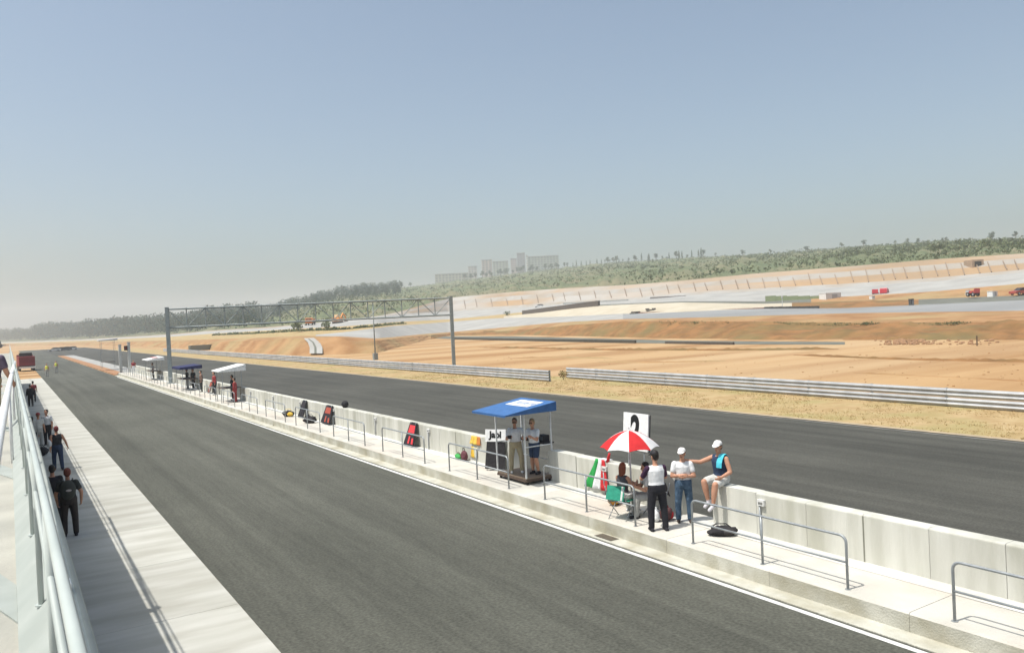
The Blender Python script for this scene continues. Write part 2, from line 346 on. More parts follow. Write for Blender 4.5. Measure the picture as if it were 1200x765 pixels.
# ================================================================== far terrain, strip by strip
def lerp(tab, x):
    if x <= tab[0][0]: return tab[0][1]
    for (a, b), (c, d) in zip(tab, tab[1:]):
        if x <= c: return b + (d-b)*(x-a)/(c-a)
    return tab[-1][1]
XS = [-260+i*4.5 for i in range(380)]
T1 = [(-260, 414), (0, 405.5), (100, 404), (200, 407), (250, 410), (300, 414), (350, 416), (440, 414), (470, 406), (500, 398), (530, 393), (600, 392), (700, 394), (800, 396.5), (900, 397.5), (1000, 398), (1200, 398), (1450, 402)]
T2 = [(-260, 412), (0, 404), (100, 401.5), (200, 401), (250, 401), (300, 399), (350, 395.5), (400, 396), (440, 399), (470, 396), (500, 393), (530, 390.5), (600, 387.5), (667, 381), (733, 377), (800, 376.5), (900, 377), (1000, 378.5), (1200, 377), (1450, 376)]
T3 = [(-260, 411.5), (0, 403.4), (100, 400.6), (200, 399), (250, 397.5), (300, 396), (350, 393.7), (400, 394), (440, 396.5), (460, 395), (500, 391), (528, 389), (579, 384.6), (640, 379), (667, 377), (733, 373.7), (800, 372.5), (885, 370), (990, 367), (1200, 364), (1450, 359)]
D3 = [(-260, 900), (0, 700), (100, 530), (200, 310), (250, 240), (300, 195), (350, 168), (400, 160), (440, 164), (460, 195), (500, 245), (528, 280), (600, 252), (667, 212), (733, 186), (800, 168), (885, 158), (990, 145), (1200, 122), (1450, 105)]
T4 = [(-260, 411), (0, 403), (100, 400), (200, 397.5), (250, 395), (300, 394), (350, 392.6), (375, 391.8), (400, 389.5), (440, 384.5), (460, 382), (528, 377), (579, 373), (610, 372), (660, 371), (720, 368), (780, 366.4), (850, 363), (895, 361.6), (990, 361), (1070, 357.5), (1200, 351.6), (1450, 343)]
T5 = [(-260, 410.6), (0, 402.6), (100, 399.4), (200, 396), (250, 393), (300, 391), (350, 388), (400, 386.5), (440, 382.8), (460, 380.5), (528, 376), (579, 371.5), (610, 368.6), (660, 363), (700, 358.5), (740, 356.5), (800, 354.5), (895, 356), (990, 353), (1070, 351), (1200, 346), (1450, 338)]
T6 = [(-260, 410.2), (0, 402.2), (100, 398.8), (200, 394.5), (250, 390.8), (300, 388), (350, 385), (400, 382.5), (440, 379.5), (460, 377.5), (528, 374), (579, 369.3), (610, 366), (660, 361), (700, 357.2), (740, 355.4), (800, 353), (895, 353), (990, 347.5), (1070, 343), (1100, 341), (1200, 332), (1450, 318)]
T7 = [(-260, 409.6), (0, 401.6), (100, 398), (200, 392.5), (250, 388), (320, 384), (350, 381), (400, 377), (460, 369), (531, 364.5), (600, 361), (667, 355.5), (733, 352), (800, 346), (885, 341), (990, 336), (1100, 329), (1200, 319), (1450, 300)]
T8 = [(-260, 409), (0, 401), (100, 397.3), (200, 391.6), (250, 387), (320, 383), (400, 375.5), (445, 370), (465, 366), (500, 356), (531, 348.5), (600, 342), (667, 337.5), (733, 334), (800, 329), (885, 320.5), (990, 312.5), (1100, 303.5), (1200, 297), (1450, 283)]
T9 = [(-260, 408), (0, 394), (100, 391), (200, 386), (300, 372), (320, 366), (400, 345), (500, 334), (600, 321), (700, 309.5), (800, 302.5), (900, 298), (1000, 290.5), (1100, 283.5), (1200, 280.5), (1450, 276)]
D9 = [(-260, 1500), (0, 1300), (200, 1150), (300, 1000), (400, 1100), (500, 1250), (600, 1300), (700, 1200), (800, 1020), (1000, 800), (1200, 650), (1450, 560)]
def pts(T, D, zflat=None):
    out = []
    for x in XS:
        y = lerp(T, x)
        out.append(onz(x, y, zflat) if zflat is not None else ond(x, y, D(x)))
    return out
d3 = lambda x: lerp(D3, x)
d1 = lambda x: (onz(x, lerp(T1, x), 0)).dot(Vector((math.sin(YAW), math.cos(YAW), 0)))
d2 = lambda x: d1(x) + (d3(x)-d1(x))*0.42
d4 = lambda x: d3(x)*1.16+3
d5 = lambda x: d4(x)*1.10
d6 = lambda x: d5(x)*1.07
d7 = lambda x: d6(x)*1.15
d8 = lambda x: d7(x)*1.05+6
d9 = lambda x: max(lerp(D9, x), d8(x)*1.25)
K1 = [p + Vector((0, 0, -.09)) for p in pts(T1, None, 0.0)]
K = [K1, pts(T2, d2), pts(T3, d3), pts(T4, d4), pts(T5, d5), pts(T6, d6), pts(T7, d7), pts(T8, d8), pts(T9, d9)]
def strip(name, A, B, m, n=3, amp=0.0, i0=0, i1=None, sag=0.0):
    i1 = i1 or len(A)-1; b = MB(); cols = i1-i0+1
    for r in range(n+1):
        t = r/n
        for i in range(i0, i1+1):
            p = A[i].lerp(B[i], t)
            if 0 < r < n and amp: p = p + Vector((0, 0, amp*noise.noise(p*0.11)+amp*.6*noise.noise(p*.31)+amp*.5*noise.noise(p*.8)))
            b.v.append((p.x, p.y, p.z + sag*t*(1-t)))
    b.f = [(r*cols+i, r*cols+i+1, (r+1)*cols+i+1, (r+1)*cols+i) for r in range(n) for i in range(cols-1)]; b.m = [0]*len(b.f)
    return struct(b.build(name, m, None, True))
ix = lambda px: min(range(len(XS)), key=lambda i: abs(XS[i]-px))
strip('embankment', K[0], K[1], M_bankL, 12, .6, 0, ix(505)); strip('embankment', K[0], K[1], M_bank, 14, .6, ix(505))
strip('embankment_top', K[1], K[2], M_bankL, 4, .1)
strip('infield_ground', K[2], K[3], M_verge, 3, .1, 0, ix(370)); strip('infield_track', K[2], K[3], M_far_road, 2, 0, ix(370), ix(730)); strip('infield_track', K[2], K[3], M_far_road2, 2, 0, ix(730))
strip('infield_ground', K[3], K[4], M_verge, 3, .1, 0, ix(590)); strip('gravel_trap', K[3], K[4], M_gravel, 3, .05, ix(590), ix(930)); strip('dirt_mound', K[3], K[4], M_bank, 4, .3, ix(930), ix(1075)); strip('infield_ground', K[3], K[4], M_dkroad, 3, .1, ix(1075))
strip('infield_ground', K[4], K[5], M_verge, 3, .1, 0, ix(700)); strip('infield_track', K[4], K[5], M_dkroad, 2, 0, ix(700), ix(950)); strip('infield_ground', K[4], K[5], M_bankL, 3, .1, ix(950))
strip('upper_track', K[5], K[6], M_far_road, 3)
M_bench = mat('bench_concrete', (0.33, 0.32, 0.30), (0.30, 0.255, 0.205), 0.95, 0.08, 0.4, .6, detail=8)
cut = lambda t: [a.lerp(b, t) for a, b in zip(K[6], K[7])]
strip('far_slope', K[6], cut(.14), M_bench, 2); strip('far_slope', cut(.14), cut(.47), M_bankF, 4, .25); strip('far_slope', cut(.47), cut(.74), M_bench, 4, .25); strip('far_slope', cut(.74), K[7], M_bankF, 3, .2)
strip('hillside', K[7], K[8], M_hill, 12, 3.0)
beyond = [p + Vector((p.x, p.y, 0)).normalized()*900 + Vector((0, 0, -p.z*.9)) for p in K[8]]
strip('hill_back', K[8], beyond, M_hill, 3)
# lower service road at the foot of the embankment
def ribbon(name, lower, upper, z, m):
    xs = range(lower[0][0], lower[-1][0]+1, 10); A = [onz(x, lerp(lower, x), z) for x in xs]; B = [onz(x, lerp(upper, x), z) for x in xs]
    n = len(A); b = MB(); b.v = [tuple(p) for p in A+B]; b.f = [(i, i+1, n+i+1, n+i) for i in range(n-1)]; b.m = [0]*(n-1)
    return struct(b.build(name, m))
ribbon('service_road', [(490, 395.6), (530, 397.2), (600, 399), (750, 401.8), (860, 403.2), (990, 403.5)], [(490, 394.6), (530, 394), (600, 394), (700, 396.5), (800, 399), (900, 400), (990, 400.5)], -.03, M_dkroad)
# curved concrete ramp on the embankment
def hump(poly_l, poly_r, name, m, lift):
    b = MB(); n = len(poly_l)
    for (x, y), (x2, y2) in zip(poly_l, poly_r):
        for q in ((x, y), (x2, y2)):
            t = (lerp(T1, q[0])-q[1])/(lerp(T1, q[0])-lerp(T2, q[0])); t = max(-.1, min(1.05, t))
            i = ix(q[0]); p = ond(q[0], q[1], d1(q[0]) + (d2(q[0])-d1(q[0]))*t); b.v.append((p.x, p.y, p.z+lift))
    b.f = [(2*i, 2*i+1, 2*i+3, 2*i+2) for i in range(n-1)]; b.m = [0]*(n-1)
    return struct(b.build(name, m))
hump([(363, 417), (363, 410), (361, 404), (356, 399)], [(378, 417), (378, 410), (375, 404), (368, 398.5)], 'concrete_ramp', M_far_road, .45)
hump([(368.5, 417), (368.5, 410), (366, 404), (361, 400)], [(371, 417), (371, 410), (368, 404), (362.5, 400)], 'ramp_wheel_track', M_dkroad, .5)

def berm(name, line, wdt, hgt, m, seed):
    xs = [line[0][0]+k*3 for k in range(int((line[-1][0]-line[0][0])/3)+1)]; b = MB(); g = random.Random(seed); n = 5
    for x_ in xs:
        c = onz(x_, lerp(line, x_), -.07); d = Vector((c.x, c.y, 0)).normalized(); e = min(1, (x_-xs[0])/25, (xs[-1]-x_)/25)
        for q in range(n):
            u = q/(n-1)*2-1; p_ = c + d*u*wdt*(.6+.6*abs(noise.noise(c*.2)))
            b.v.append((p_.x, p_.y, -.075 if abs(u) == 1 else -.06+hgt*e*(1-u*u)*(.45+.9*abs(noise.noise(p_*.9+Vector((seed, 0, 0)))))))
    b.f = [(i*n+q, (i+1)*n+q, (i+1)*n+q+1, i*n+q+1) for i in range(len(xs)-1) for q in range(n-1)]; b.m = [0]*len(b.f)
    return struct(b.build(name, m, None, True))
berm('dirt_ridge', [(560, 407), (700, 410), (850, 410.5), (985, 409)], 1.6, .32, M_bank, 3)  # darker fresh-earth colour, also making up for the ridge's weak shade
berm('dirt_ridge', [(700, 424), (760, 425), (850, 423)], .8, .16, M_bankL, 4)
berm('dirt_ridge', [(930, 416), (1050, 421), (1210, 424), (1300, 426)], 1.2, .22, M_bank, 5)
berm('dirt_ridge', [(590, 420), (640, 419), (720, 420)], .9, .18, M_bankL, 6)
berm('dirt_ridge', [(1000, 437), (1130, 443), (1300, 452)], .5, .10, M_bankL, 8)
b = MB(); g_ = random.Random(5)
for k in range(420):
    p_ = onz(g_.uniform(540, 1230), g_.uniform(402, 470), -.06); s_ = abs(g_.gauss(.02, .03))+.015
    if p_.x < 40: continue
    b.ellipsoid(p_, (s_*1.4, s_, s_*.8), Matrix.Rotation(g_.uniform(0, 6), 3, 'Z'), 5, 3)
stuff(b.build('dirt_field_stones', M_bankL), 'small stones and clods scattered over the dirt field', 'stones')
# ribs on the far slope
sl_ = bpy.data.objects['far_slope']
x = 492
while x < 1250:
    i = ix(x); A, B = K[6][i], K[7][i]; k = 0.12+.1*rnd.random(); e = .55+.2*rnd.random()
    p, q = A.lerp(B, k), A.lerp(B, e); q = q + (B-A).cross(Vector((0, 0, 1))).normalized()*-.9
    n = Vector((0, 0, .5))
    MB().tube([p+n*.3, q+n*.6], .16, 4).build('drain_channel', plain('channel_grey', (0.24, 0.18, 0.13)), sl_)
    x += 15+4*rnd.random()
# ================================================================== vegetation
def leafquads(b, c, r, n, s, rg, flat=1.0):
    for _ in range(n):
        while True:
            d = Vector((rg.uniform(-1, 1), rg.uniform(-1, 1), rg.uniform(-1, 1)))
            if .15 < d.length < 1: break
        p = Vector(c) + Vector((d.x*r[0], d.y*r[1], d.z*r[2]))
        a = Vector((rg.gauss(0, 1), rg.gauss(0, 1), rg.gauss(0, 1))).normalized(); e = a.orthogonal().normalized()
        q = s*rg.uniform(.6, 1.3); e = e*q; g = a.cross(e).normalized()*q*rg.uniform(.5, .9)
        b.add([p-e, p-g*.8, p+e, p+g], [(0, 1, 2, 3)])
def tree_meshes(seed, h, kind):
    rg = random.Random(seed); tr = MB(); cr = MB()
    if kind == 'cone':
        tr.tube([(0, 0, -.8), (0, 0, h*.9)], .16, 6, r2=.03)
        for k in range(9):
            t = k/8; leafquads(cr, (rg.uniform(-.1, .1), rg.uniform(-.1, .1), h*(.15+.82*t)), (h*.16*(1.05-t), h*.16*(1.05-t), h*.09), 26, h*.05, rg)
    else:
        tr.tube([(0, 0, -.8), (.1, 0, h*.35), (.05, .1, h*.6)], h*.035, 6, r2=h*.015)
        for k in range(4):
            a = rg.uniform(0, 6.28); tr.tube([(.08, 0, h*.33), (math.cos(a)*h*.22, math.sin(a)*h*.22, h*rg.uniform(.55, .7))], h*.014, 5, r2=h*.005)
        for k in range(9):
            a = rg.uniform(0, 6.28); q = rg.uniform(0, .26)*h
            leafquads(cr, (math.cos(a)*q, math.sin(a)*q, h*rg.uniform(.42, .86)), (h*.18, h*.18, h*.13), 70, h*.034, rg)
    a = tr.mesh('trunk'); a.materials.append(M_bark); c = cr.mesh('crown'); c.materials.append(M_leaf); return a, c
TV = [tree_meshes(1, 9, 'round'), tree_meshes(2, 8, 'round'), tree_meshes(3, 10, 'round'), tree_meshes(4, 9, 'cone'), tree_meshes(5, 7, 'round')]
def tree(p, v, s, label, group, rg=rnd):
    t = thing('tree', label, 'tree', p, rg.uniform(0, 6.28), group); t.scale = (s*rg.uniform(.9, 1.15), s*rg.uniform(.9, 1.15), s)
    obj('trunk', TV[v][0], None, t); obj('crown', TV[v][1], None, t); return t
def hillpt(px, t):
    i = (px-XS[0])/4.5; k = int(i); f = i-k
    A = K[7][k].lerp(K[7][k+1], f); B = K[8][k].lerp(K[8][k+1], f); p = A.lerp(B, t)
    e = min(1, min(t, 1-t)*12)
    return p + Vector((0, 0, e*(3*noise.noise(p*.11)+1.8*noise.noise(p*.31))))
for k in range(30):
    px = 322+k*5.4+rnd.uniform(-3, 3)
    tree(hillpt(px, rnd.uniform(.84, 1.0)), rnd.choice((0, 1, 2, 4)), rnd.uniform(.75, 1.35), 'dark tree on the hazy ridge left of the distant apartment blocks', 'ridge trees below the apartment blocks')
for k in range(34):
    px = 662+k*5.0+rnd.uniform(-3, 3)
    tree(hillpt(px, rnd.uniform(.9, 1.0)), rnd.choice((3, 3, 0, 4)), rnd.uniform(.7, 1.25), 'small conifer on the skyline right of the distant apartment blocks', 'skyline conifers beside the apartment blocks')
for k in range(26):
    px = 545+k*4.6+rnd.uniform(-3, 3)
    tree(hillpt(px, rnd.uniform(.90, .99)), rnd.choice((0, 1, 2, 4)), rnd.uniform(.8, 1.5), 'tree standing in front of the distant apartment blocks', 'trees in front of the apartment blocks')
for px in (838, 868, 905, 944, 948, 985, 1010, 1046, 1061, 1075, 1105, 1112, 1138, 1162, 1166, 1190):
    tree(hillpt(px+rnd.uniform(-3, 3), rnd.uniform(.9, 1.0)), rnd.choice((0, 1, 2)), rnd.uniform(.45, .8), 'lone low tree on the scrub hill above the long cut slope', 'lone trees on the scrub hill')
rg = random.Random(11); b = MB()
for k in range(24000):
    px = rg.uniform(330, 1330); t = rg.random()**.8; p = hillpt(px, t*.995)
    if noise.noise(p*.02) < -.22 and rg.random() < .8: continue
    s = rg.uniform(.22, .7)*(1.0+.7*(noise.noise(p*.013) > .15))
    leafquads(b, p+Vector((0, 0, s*.6)), (s*1.4, s*1.4, s), 6, s*.7, rg)
stuff(b.build('hill_scrub', M_leaf2), 'dense green scrub covering the far hillside', 'scrub')
b = MB()
for k in range(3000):
    px = rg.uniform(-150, 470); t = rg.random()
    if px > 330 and t < .35: continue
    p = hillpt(px, t); h = rg.uniform(13, 23)*min(1, (p.length/950)**1.3)*(.75 if px < 40 else 1)*(1.0 if px < 300 else .6)
    for q in range(3):
        leafquads(b, p+Vector((rg.uniform(-.2, .2)*h, rg.uniform(-.2, .2)*h, h*(.3+.22*q))), (h*.24, h*.24, h*.2), 20, h*.06, rg)
stuff(b.build('distant_wood', mat('wood_leaves', (0.035, 0.07, 0.045), (0.022, 0.048, 0.03), 0.85, 0.1, trans=.1)), 'dark hazy wood along the horizon at the end of the track', 'wood')
# grass on the verge and weeds
b = MB()
for k in range(9000):
    x = rg.uniform(30.9, 39.0); y = rg.uniform(8, 70) if k % 5 else rg.uniform(70, 190)
    if noise.noise(Vector((x*.5, y*.25, 0))) < -.2: continue
    s = rg.uniform(.03, .10)
    for q in range(3):
        a = rg.uniform(0, 6.28); d = Vector((math.cos(a), math.sin(a), 0)); o = Vector((x+rg.uniform(-.1, .1), y+rg.uniform(-.1, .1), -.01))
        b.add([o-d*.02, o+d*.02, o+d*rg.uniform(-.1, .1)+Vector((rg.uniform(-.05, .05), rg.uniform(-.05, .05), s))], [(0, 1, 2)])
stuff(b.build('dry_grass', M_straw), 'dry straw-coloured grass on the verge between track and guardrail', 'grass')
V_ = lambda q: Vector((q, 0, 0))
def bush(name, p, r, label, m=M_leaf2, n=160, group=None):
    t = thing(name, label, 'bush', p, 0, group); b = MB(); g = random.Random(int(p.x*97) % 999)
    for k in range(5): leafquads(b, (g.uniform(-.5, .5)*r, g.uniform(-.5, .5)*r, r*g.uniform(.3, .7)), (r*.6, r*.6, r*.5), n//5, r*.14, g)
    b.build('foliage', m, t); s = MB(); s.tube([(0, 0, -.2), (0, 0, r*.6)], r*.06, 5); s.build('stem', M_bark, t); return t
bush('bush', ond(350, 386.5, d5(350)*.98), 2.2, 'round green bush under the gantry near the orange dumper')
bush('bush', ond(383, 384.5, d5(383)*1.02), 2.0, 'dense bush between the orange dumper and the excavator')
bush('bush', ond(595, 369.5, d5(595)), 1.6, 'small dark bush beside the end of the black tyre barrier')
bush('bush', ond(660, 441.5, 56), .45, 'small brown weed in the guardrail gap', plain('dry_weed', (0.25, 0.2, 0.08)))
bush('bush', Vector((11.98, 43.5, .0)), .16, 'small green weed growing at the platform kerb', n=60)
b = MB(); 
for k in range(700):
    px = rg.uniform(250, 475); p = ond(px, lerp(T5, px)+rg.uniform(-1.5, 1.5), d5(px)); s = rg.uniform(.3, .8)
    leafquads(b, p, (s, s, s*.7), 8, s*.5, rg)
for k in range(500):
    px = rg.uniform(770, 1140); p = ond(px, lerp(T2, px)+rg.uniform(-.3, 2.6)*(2.2 if px < 900 else 1), d2(px)-1.0); s = rg.uniform(.08, .28)*(.5+abs(noise.noise(V_(px*.03))))
    leafquads(b, p, (s*2, s*2, s*.7), 8, s*.5, rg)
stuff(b.build('embankment_weeds', M_leaf2), 'low green weeds along the top of the dirt embankments', 'weeds')
b = MB()
for k in range(200):
    px = rg.gauss(1062, 14) if k % 3 else rg.uniform(1040, 1170); p = onz(px, rg.uniform(399, 404), -.05); s = abs(rg.gauss(.10, .08))+.03
    b.ellipsoid(p+Vector((0, 0, s*.3)), (s*1.3, s, s*.7), Matrix.Rotation(rg.uniform(0, 6), 3, 'Z'), 6, 4)
stuff(b.build('earth_clods', plain('clod_red', (0.31, 0.18, 0.10), .95, scale=1)), 'heap of reddish earth clods at the foot of the embankment', 'earth')

# ================================================================== distant apartment blocks
def block(x0, x1, yt, yb, d, col, label, deep=18, rows=7, turn=.0):
    A = ond(x0, yb, d); B = ond(x1, yb, d); wdt = (B-A).length; hgt = ond((x0+x1)/2, yt, d).z - ond((x0+x1)/2, yb, d).z
    z0 = min(A.z, B.z); ang = math.atan2(B.y-A.y, B.x-A.x)+turn
    t = thing('apartment_block', label, 'building', (A.x, A.y, z0-12), ang)
    MB().box((0, 0, 0), (wdt, deep, hgt+12)).build('wall', plain('block_'+str(col), col, .9, scale=.2), t)
    MB().box((-.4, -.4, hgt+12), (wdt+.4, deep+.4, hgt+12.8)).build('roof', plain('block_roof', (0.4, 0.38, 0.36)), t)
    ncol = max(3, int(wdt/5)); dk = plain('far_window', (0.2, 0.2, 0.2), .3)
    wm = MB().box((0, -.12, 0), (wdt/ncol*.55, .05, hgt/rows*.5)).mesh('window'); wm.materials.append(dk)
    for r in range(rows):
        for c in range(ncol):
            o = bpy.data.objects.new('window', wm); C.objects.link(o); o.parent = t
            o.location = (wdt*(c+.22)/ncol, 0, 12+hgt*(r+.3)/rows)
block(510, 549, 320, 329, 1290, (0.42, 0.41, 0.33), 'long low beige block on the ridge below the towers', 14, 3)
block(549, 559, 312, 325, 1420, (0.5, 0.47, 0.43), 'faint pale block behind the end of the long low block', 14, 5)
block(565, 577, 304.5, 322, 1380, (0.50, 0.42, 0.38), 'pinkish apartment block next to the pale green one', 14, 7)
block(578, 596, 306, 323, 1360, (0.40, 0.42, 0.36), 'pale green apartment block beside the pinkish block', 14, 7)
block(599, 606, 303, 318, 1420, (0.55, 0.46, 0.42), 'narrow pink tower between the pale green block and the dark tower', 14, 6)
block(606.5, 616, 296.5, 318, 1380, (0.32, 0.32, 0.33), 'tallest dark grey tower on the ridge', 14, 9)
block(619.5, 655.5, 299.5, 321, 1350, (0.36, 0.39, 0.33), 'widest greenish slab block on the ridge', 16, 8)
block(617.5, 619.5, 299.5, 321, 1349, (0.68, 0.66, 0.6), 'thin pale block painting in the sunlit end of the wide slab block', 15, 8)  # sunlit end face of the slab, put in as a paler block

# ================================================================== gantry and pole
gl, gr_ = Vector((13.2, 83.8, .33)), Vector((40.1, 75.4, -.05))
gt = thing('gantry', 'grey steel truss gantry spanning the track on two posts', 'gantry')
GT, GB = 7.58, 5.78
dv = (gr_-gl); dv.z = 0; Lg = dv.length; dh = dv.normalized()
for p in (gl, gr_):
    c = MB(); ma = Matrix.Translation((p.x, p.y, 0)) @ Matrix.Rotation(math.atan2(dh.y, dh.x), 4, 'Z')
    c.box((-.17, -.17, p.z), (.17, .17, GT+.2), 0, ma); o = c.build('post', M_gant, gt)
    MB().box((-.35, -.35, p.z+.001), (.35, .35, p.z+.05), 0, ma).build('base_plate', M_gant, gt)
P0 = Vector((gl.x, gl.y, 0)); nb = 16
for z in (GT, GB):
    MB().tube([P0+Vector((0, 0, z)), P0+dh*Lg+Vector((0, 0, z))], .09, 6).build('chord', M_gant, gt)
for k in range(1, nb):
    q = P0+dh*Lg*k/nb
    MB().tube([q+Vector((0, 0, GB)), q+Vector((0, 0, GT))], .055, 6).build('strut', M_gant, gt)
    MB().ellipsoid(q+Vector((0, 0, GT)), (.15, .15, .12), None, 6, 4).build('node_plate', M_gant, gt)
for k in range(nb):
    a, c = P0+dh*Lg*k/nb, P0+dh*Lg*(k+1)/nb
    z = (GT, GB) if k % 2 == 0 else (GB, GT)
    if 0 < k < nb-1 or True: MB().tube([a+Vector((0, 0, z[0])), c+Vector((0, 0, z[1]))], .045, 5).build('diagonal', M_gant, gt)
pp = onz(440, 421, 0); po = thing('mast', 'slim grey steel mast behind the guardrail beside the gantry', 'mast', pp)
hp = onx(437, 352, pp.x).z
MB().tube([(0, 0, -.1), (0, 0, hp)], .11, 8, r2=.07).build('shaft', M_gant, po, True)
MB().box((-.3, -.3, -.05), (.3, .3, .9)).build('cabinet', M_gant, po); MB().box((-.35, -.1, hp-.25), (.35, .1, hp)).build('head', M_gant, po)

# gate pillars at the end of the pit wall
for px, py, lab in ((142, 438.5, 'white gate pillar on the island side of the pit exit'), (152.5, 438.5, 'white gate pillar carrying the dark signal at the pit wall end')):
    p = onz(px, py, .06); t = thing('gate_pillar', lab, 'pillar', (p.x, p.y, .06 if p.y > 116.5 else .33), 0, 'gate pillars at the pit exit')
    MB().box((-.16, -.16, 0), (.16, .16, 3.9)).build('shaft', plain('pillar_white', (0.55, 0.55, 0.52)), t)
    MB().box((-.2, -.2, 3.9), (.2, .2, 3.98)).build('cap', plain('pillar_white', (0.7, 0.7, 0.68)), t)
    if px > 145: MB().box((-.55, -.2, 2.9), (-.17, .2, 3.5)).build('signal_lamp', M_black, t); MB().tube([(-.36, -.25, 3.2), (-.36, -.2, 3.2)], .12, 10).build('lens', plain('lens_red', (0.3, 0.03, 0.02)), t)

# ================================================================== vehicles
def wheel(t, x, y, r, w_, parent=None):
    o = MB().tube([(x-w_/2, y, r), (x+w_/2, y, r)], r, 14).build('wheel', plain('tyre', (0.02, 0.02, 0.02)), t)
    MB().tube([(x-w_/2-.01, y, r), (x+w_/2+.01, y, r)], r*.55, 10).build('rim', plain('rim', (0.35, 0.35, 0.36), .4), o)
def car(loc, rz, col, label, L=4.2, group=None):
    t = thing('parked_car', label, 'car', loc, rz, group); m = plain('paint_'+str(col), col, .35, spec=.5); gl_ = plain('car_glass', (0.03, 0.035, 0.04), .15)
    prof = [(-L/2, .3), (L/2, .3), (L/2, .75), (L*.28, .92), (-L*.42, .95), (-L/2, .8)]
    MB().prism([(-.84, y, z) for y, z in prof], (1.68, 0, 0)).build('body', m, t)
    prof = [(L*.28, .9), (L*.08, 1.42), (-L*.28, 1.45), (-L*.44, .94)]
    c = MB().prism([(-.72, y, z) for y, z in prof], (1.44, 0, 0)).build('cabin', gl_, t)
    MB().box((-.70, -L*.27, 1.44), (.70, L*.07, 1.48)).build('roof', m, t)
    for sx in (-.8, .8):
        for sy in (-L*.31, L*.31): wheel(t, sx, sy, .31, .2)
    for sx in (-.6, .6): MB().box((sx-.16, -L/2-.02, .6), (sx+.16, -L/2, .74)).build('tail_lamp', plain('lamp_red', (0.5, 0.03, 0.02)), t)
    return t
def truck(loc, rz, cab, bed, label, L=6.5, W=2.3, Hc=2.5, tip=True, cat='truck'):
    t = thing('truck', label, cat, loc, rz); m = plain('paint_'+str(cab), cab, .4, spec=.5); m2 = plain('paint_'+str(bed), bed, .6)
    MB().box((-W/2+.2, -L/2, .5), (W/2-.2, L/2-.1, .85)).build('chassis', M_black, t)
    c = MB().prism([(-W/2, y, z) for y, z in ((L/2-1.8, .7), (L/2, .7), (L/2, 1.6), (L/2-.3, Hc), (L/2-1.8, Hc))], (W, 0, 0)).build('cab', m, t)
    MB().box((-W/2+.15, L/2-.02, 1.62), (W/2-.15, L/2-.16, Hc-.2), 0).build('windscreen', plain('car_glass', (0.03, 0.035, 0.04), .15), c)
    MB().box((-W/2, -L/2, .9), (W/2, L/2-1.95, Hc*.9)).build('cargo_bed', m2, t)
    MB().box((-W/2, -L/2-.12, .45), (W/2, -L/2-.005, .75)).build('bumper', plain('bumper_white', (0.7, 0.7, 0.68)), t)
    MB().box((-W/2+.1, -L/2-.03, 1.4), (W/2-.1, -L/2-.005, Hc*.82)).build('rear_door', plain('rear_'+str(bed), tuple(x*.8 for x in bed)), t)
    for sx in (-W/2+.15, W/2-.15):
        for sy in (-L*.28, L*.32): wheel(t, sx, sy, .48, .3)
    return t
tk = onz(36, 434.5, 0)
truck((tk.x-.6, tk.y+3, 0), R(3), (0.24, 0.02, 0.03), (0.20, 0.02, 0.03), 'dark red emergency truck parked at the end of the apron', 6, 2.3, 2.7)
bb = MB(); t = bpy.data.objects['truck']; MB().box((-.9, -1.0, 2.44), (.9, .8, 3.0)).build('roof_box', M_black, t)
for k, (px, py, col, lab) in enumerate(((64, 411.5, (0.6, 0.6, 0.58), 'white car at the far end of the pit lane beside two dark cars'), (71, 411, (0.06, 0.065, 0.08), 'dark car between the white car and the silver van far down the lane'), (77, 410.5, (0.09, 0.09, 0.1), 'charcoal car next to the white van far down the lane'), (84, 410, (0.72, 0.74, 0.74), 'white van-sized car last in the row far down the lane'))):
    p = onz(px, py, 0); car((p.x, p.y, .001 if 3.6 < p.x < 30 else -.06), R(80+k*7), col, lab, 4.4)
def onT(px, T, d, dy=0): return ond(px, lerp(T, px)+dy, d(px))
p = ond(364, 380.9, d7(365)*.97); truck(p, R(150), (0.75, 0.22, 0.04), (0.62, 0.2, 0.06), 'orange dumper truck on the dirt road behind the gantry', 5.5, 2.2, 2.3)
# excavator
p = ond(396, 379.2, d7(396)*.97); t = thing('excavator', 'orange and cream excavator working on the road behind the gantry', 'excavator', p, R(-45))
og = plain('machine_orange', (0.8, 0.30, 0.07), .5)
for s in (-1, 1): MB().box((s*.9-.25, -1.6, 0), (s*.9+.25, 1.6, .7)).build('track', M_black, t)
MB().box((-1.2, -1.6, .8), (1.2, 1.4, 1.9)).build('body', og, t); MB().box((-1.2, .2, 1.9), (-.1, 1.4, 2.9)).build('cab', plain('machine_cream', (0.75, 0.6, 0.35)), t)
MB().tube([(.3, 1.2, 1.5), (.3, 3.2, 3.2), (.3, 5.0, 2.2)], .22, 6).build('boom', og, t); MB().tube([(.3, 5.0, 2.3), (.3, 5.4, .6)], .17, 6).build('arm', og, t); MB().box((-.2, 5.0, .1), (.8, 5.8, .8)).build('bucket', M_black, t)
p = ond(632, 360.3, d7(632)*.97); car(p, R(60), (0.75, 0.75, 0.74), 'white car on the upper track below the cut slope', 4.6)
p = ond(1025.5, 347.0, d6(1027)*1.02); truck(p, R(125), (0.5, 0.04, 0.06), (0.6, 0.6, 0.6), 'red and white truck with raised mast on the dirt mound', 3.6, 1.4, 1.7)
p = ond(1036.5, 346.6, d6(1037)*1.02); truck(p, R(115), (0.55, 0.04, 0.06), (0.5, 0.05, 0.06), 'all red truck beside the red and white truck', 3.6, 1.6, 1.9)
p = ond(1140, 347.5, d5(1140)*.98); truck(p, R(150), (0.5, 0.06, 0.06), (0.6, 0.58, 0.58), 'small red truck with a white load by the far crossing', 3.0, 1.2, 1.2)
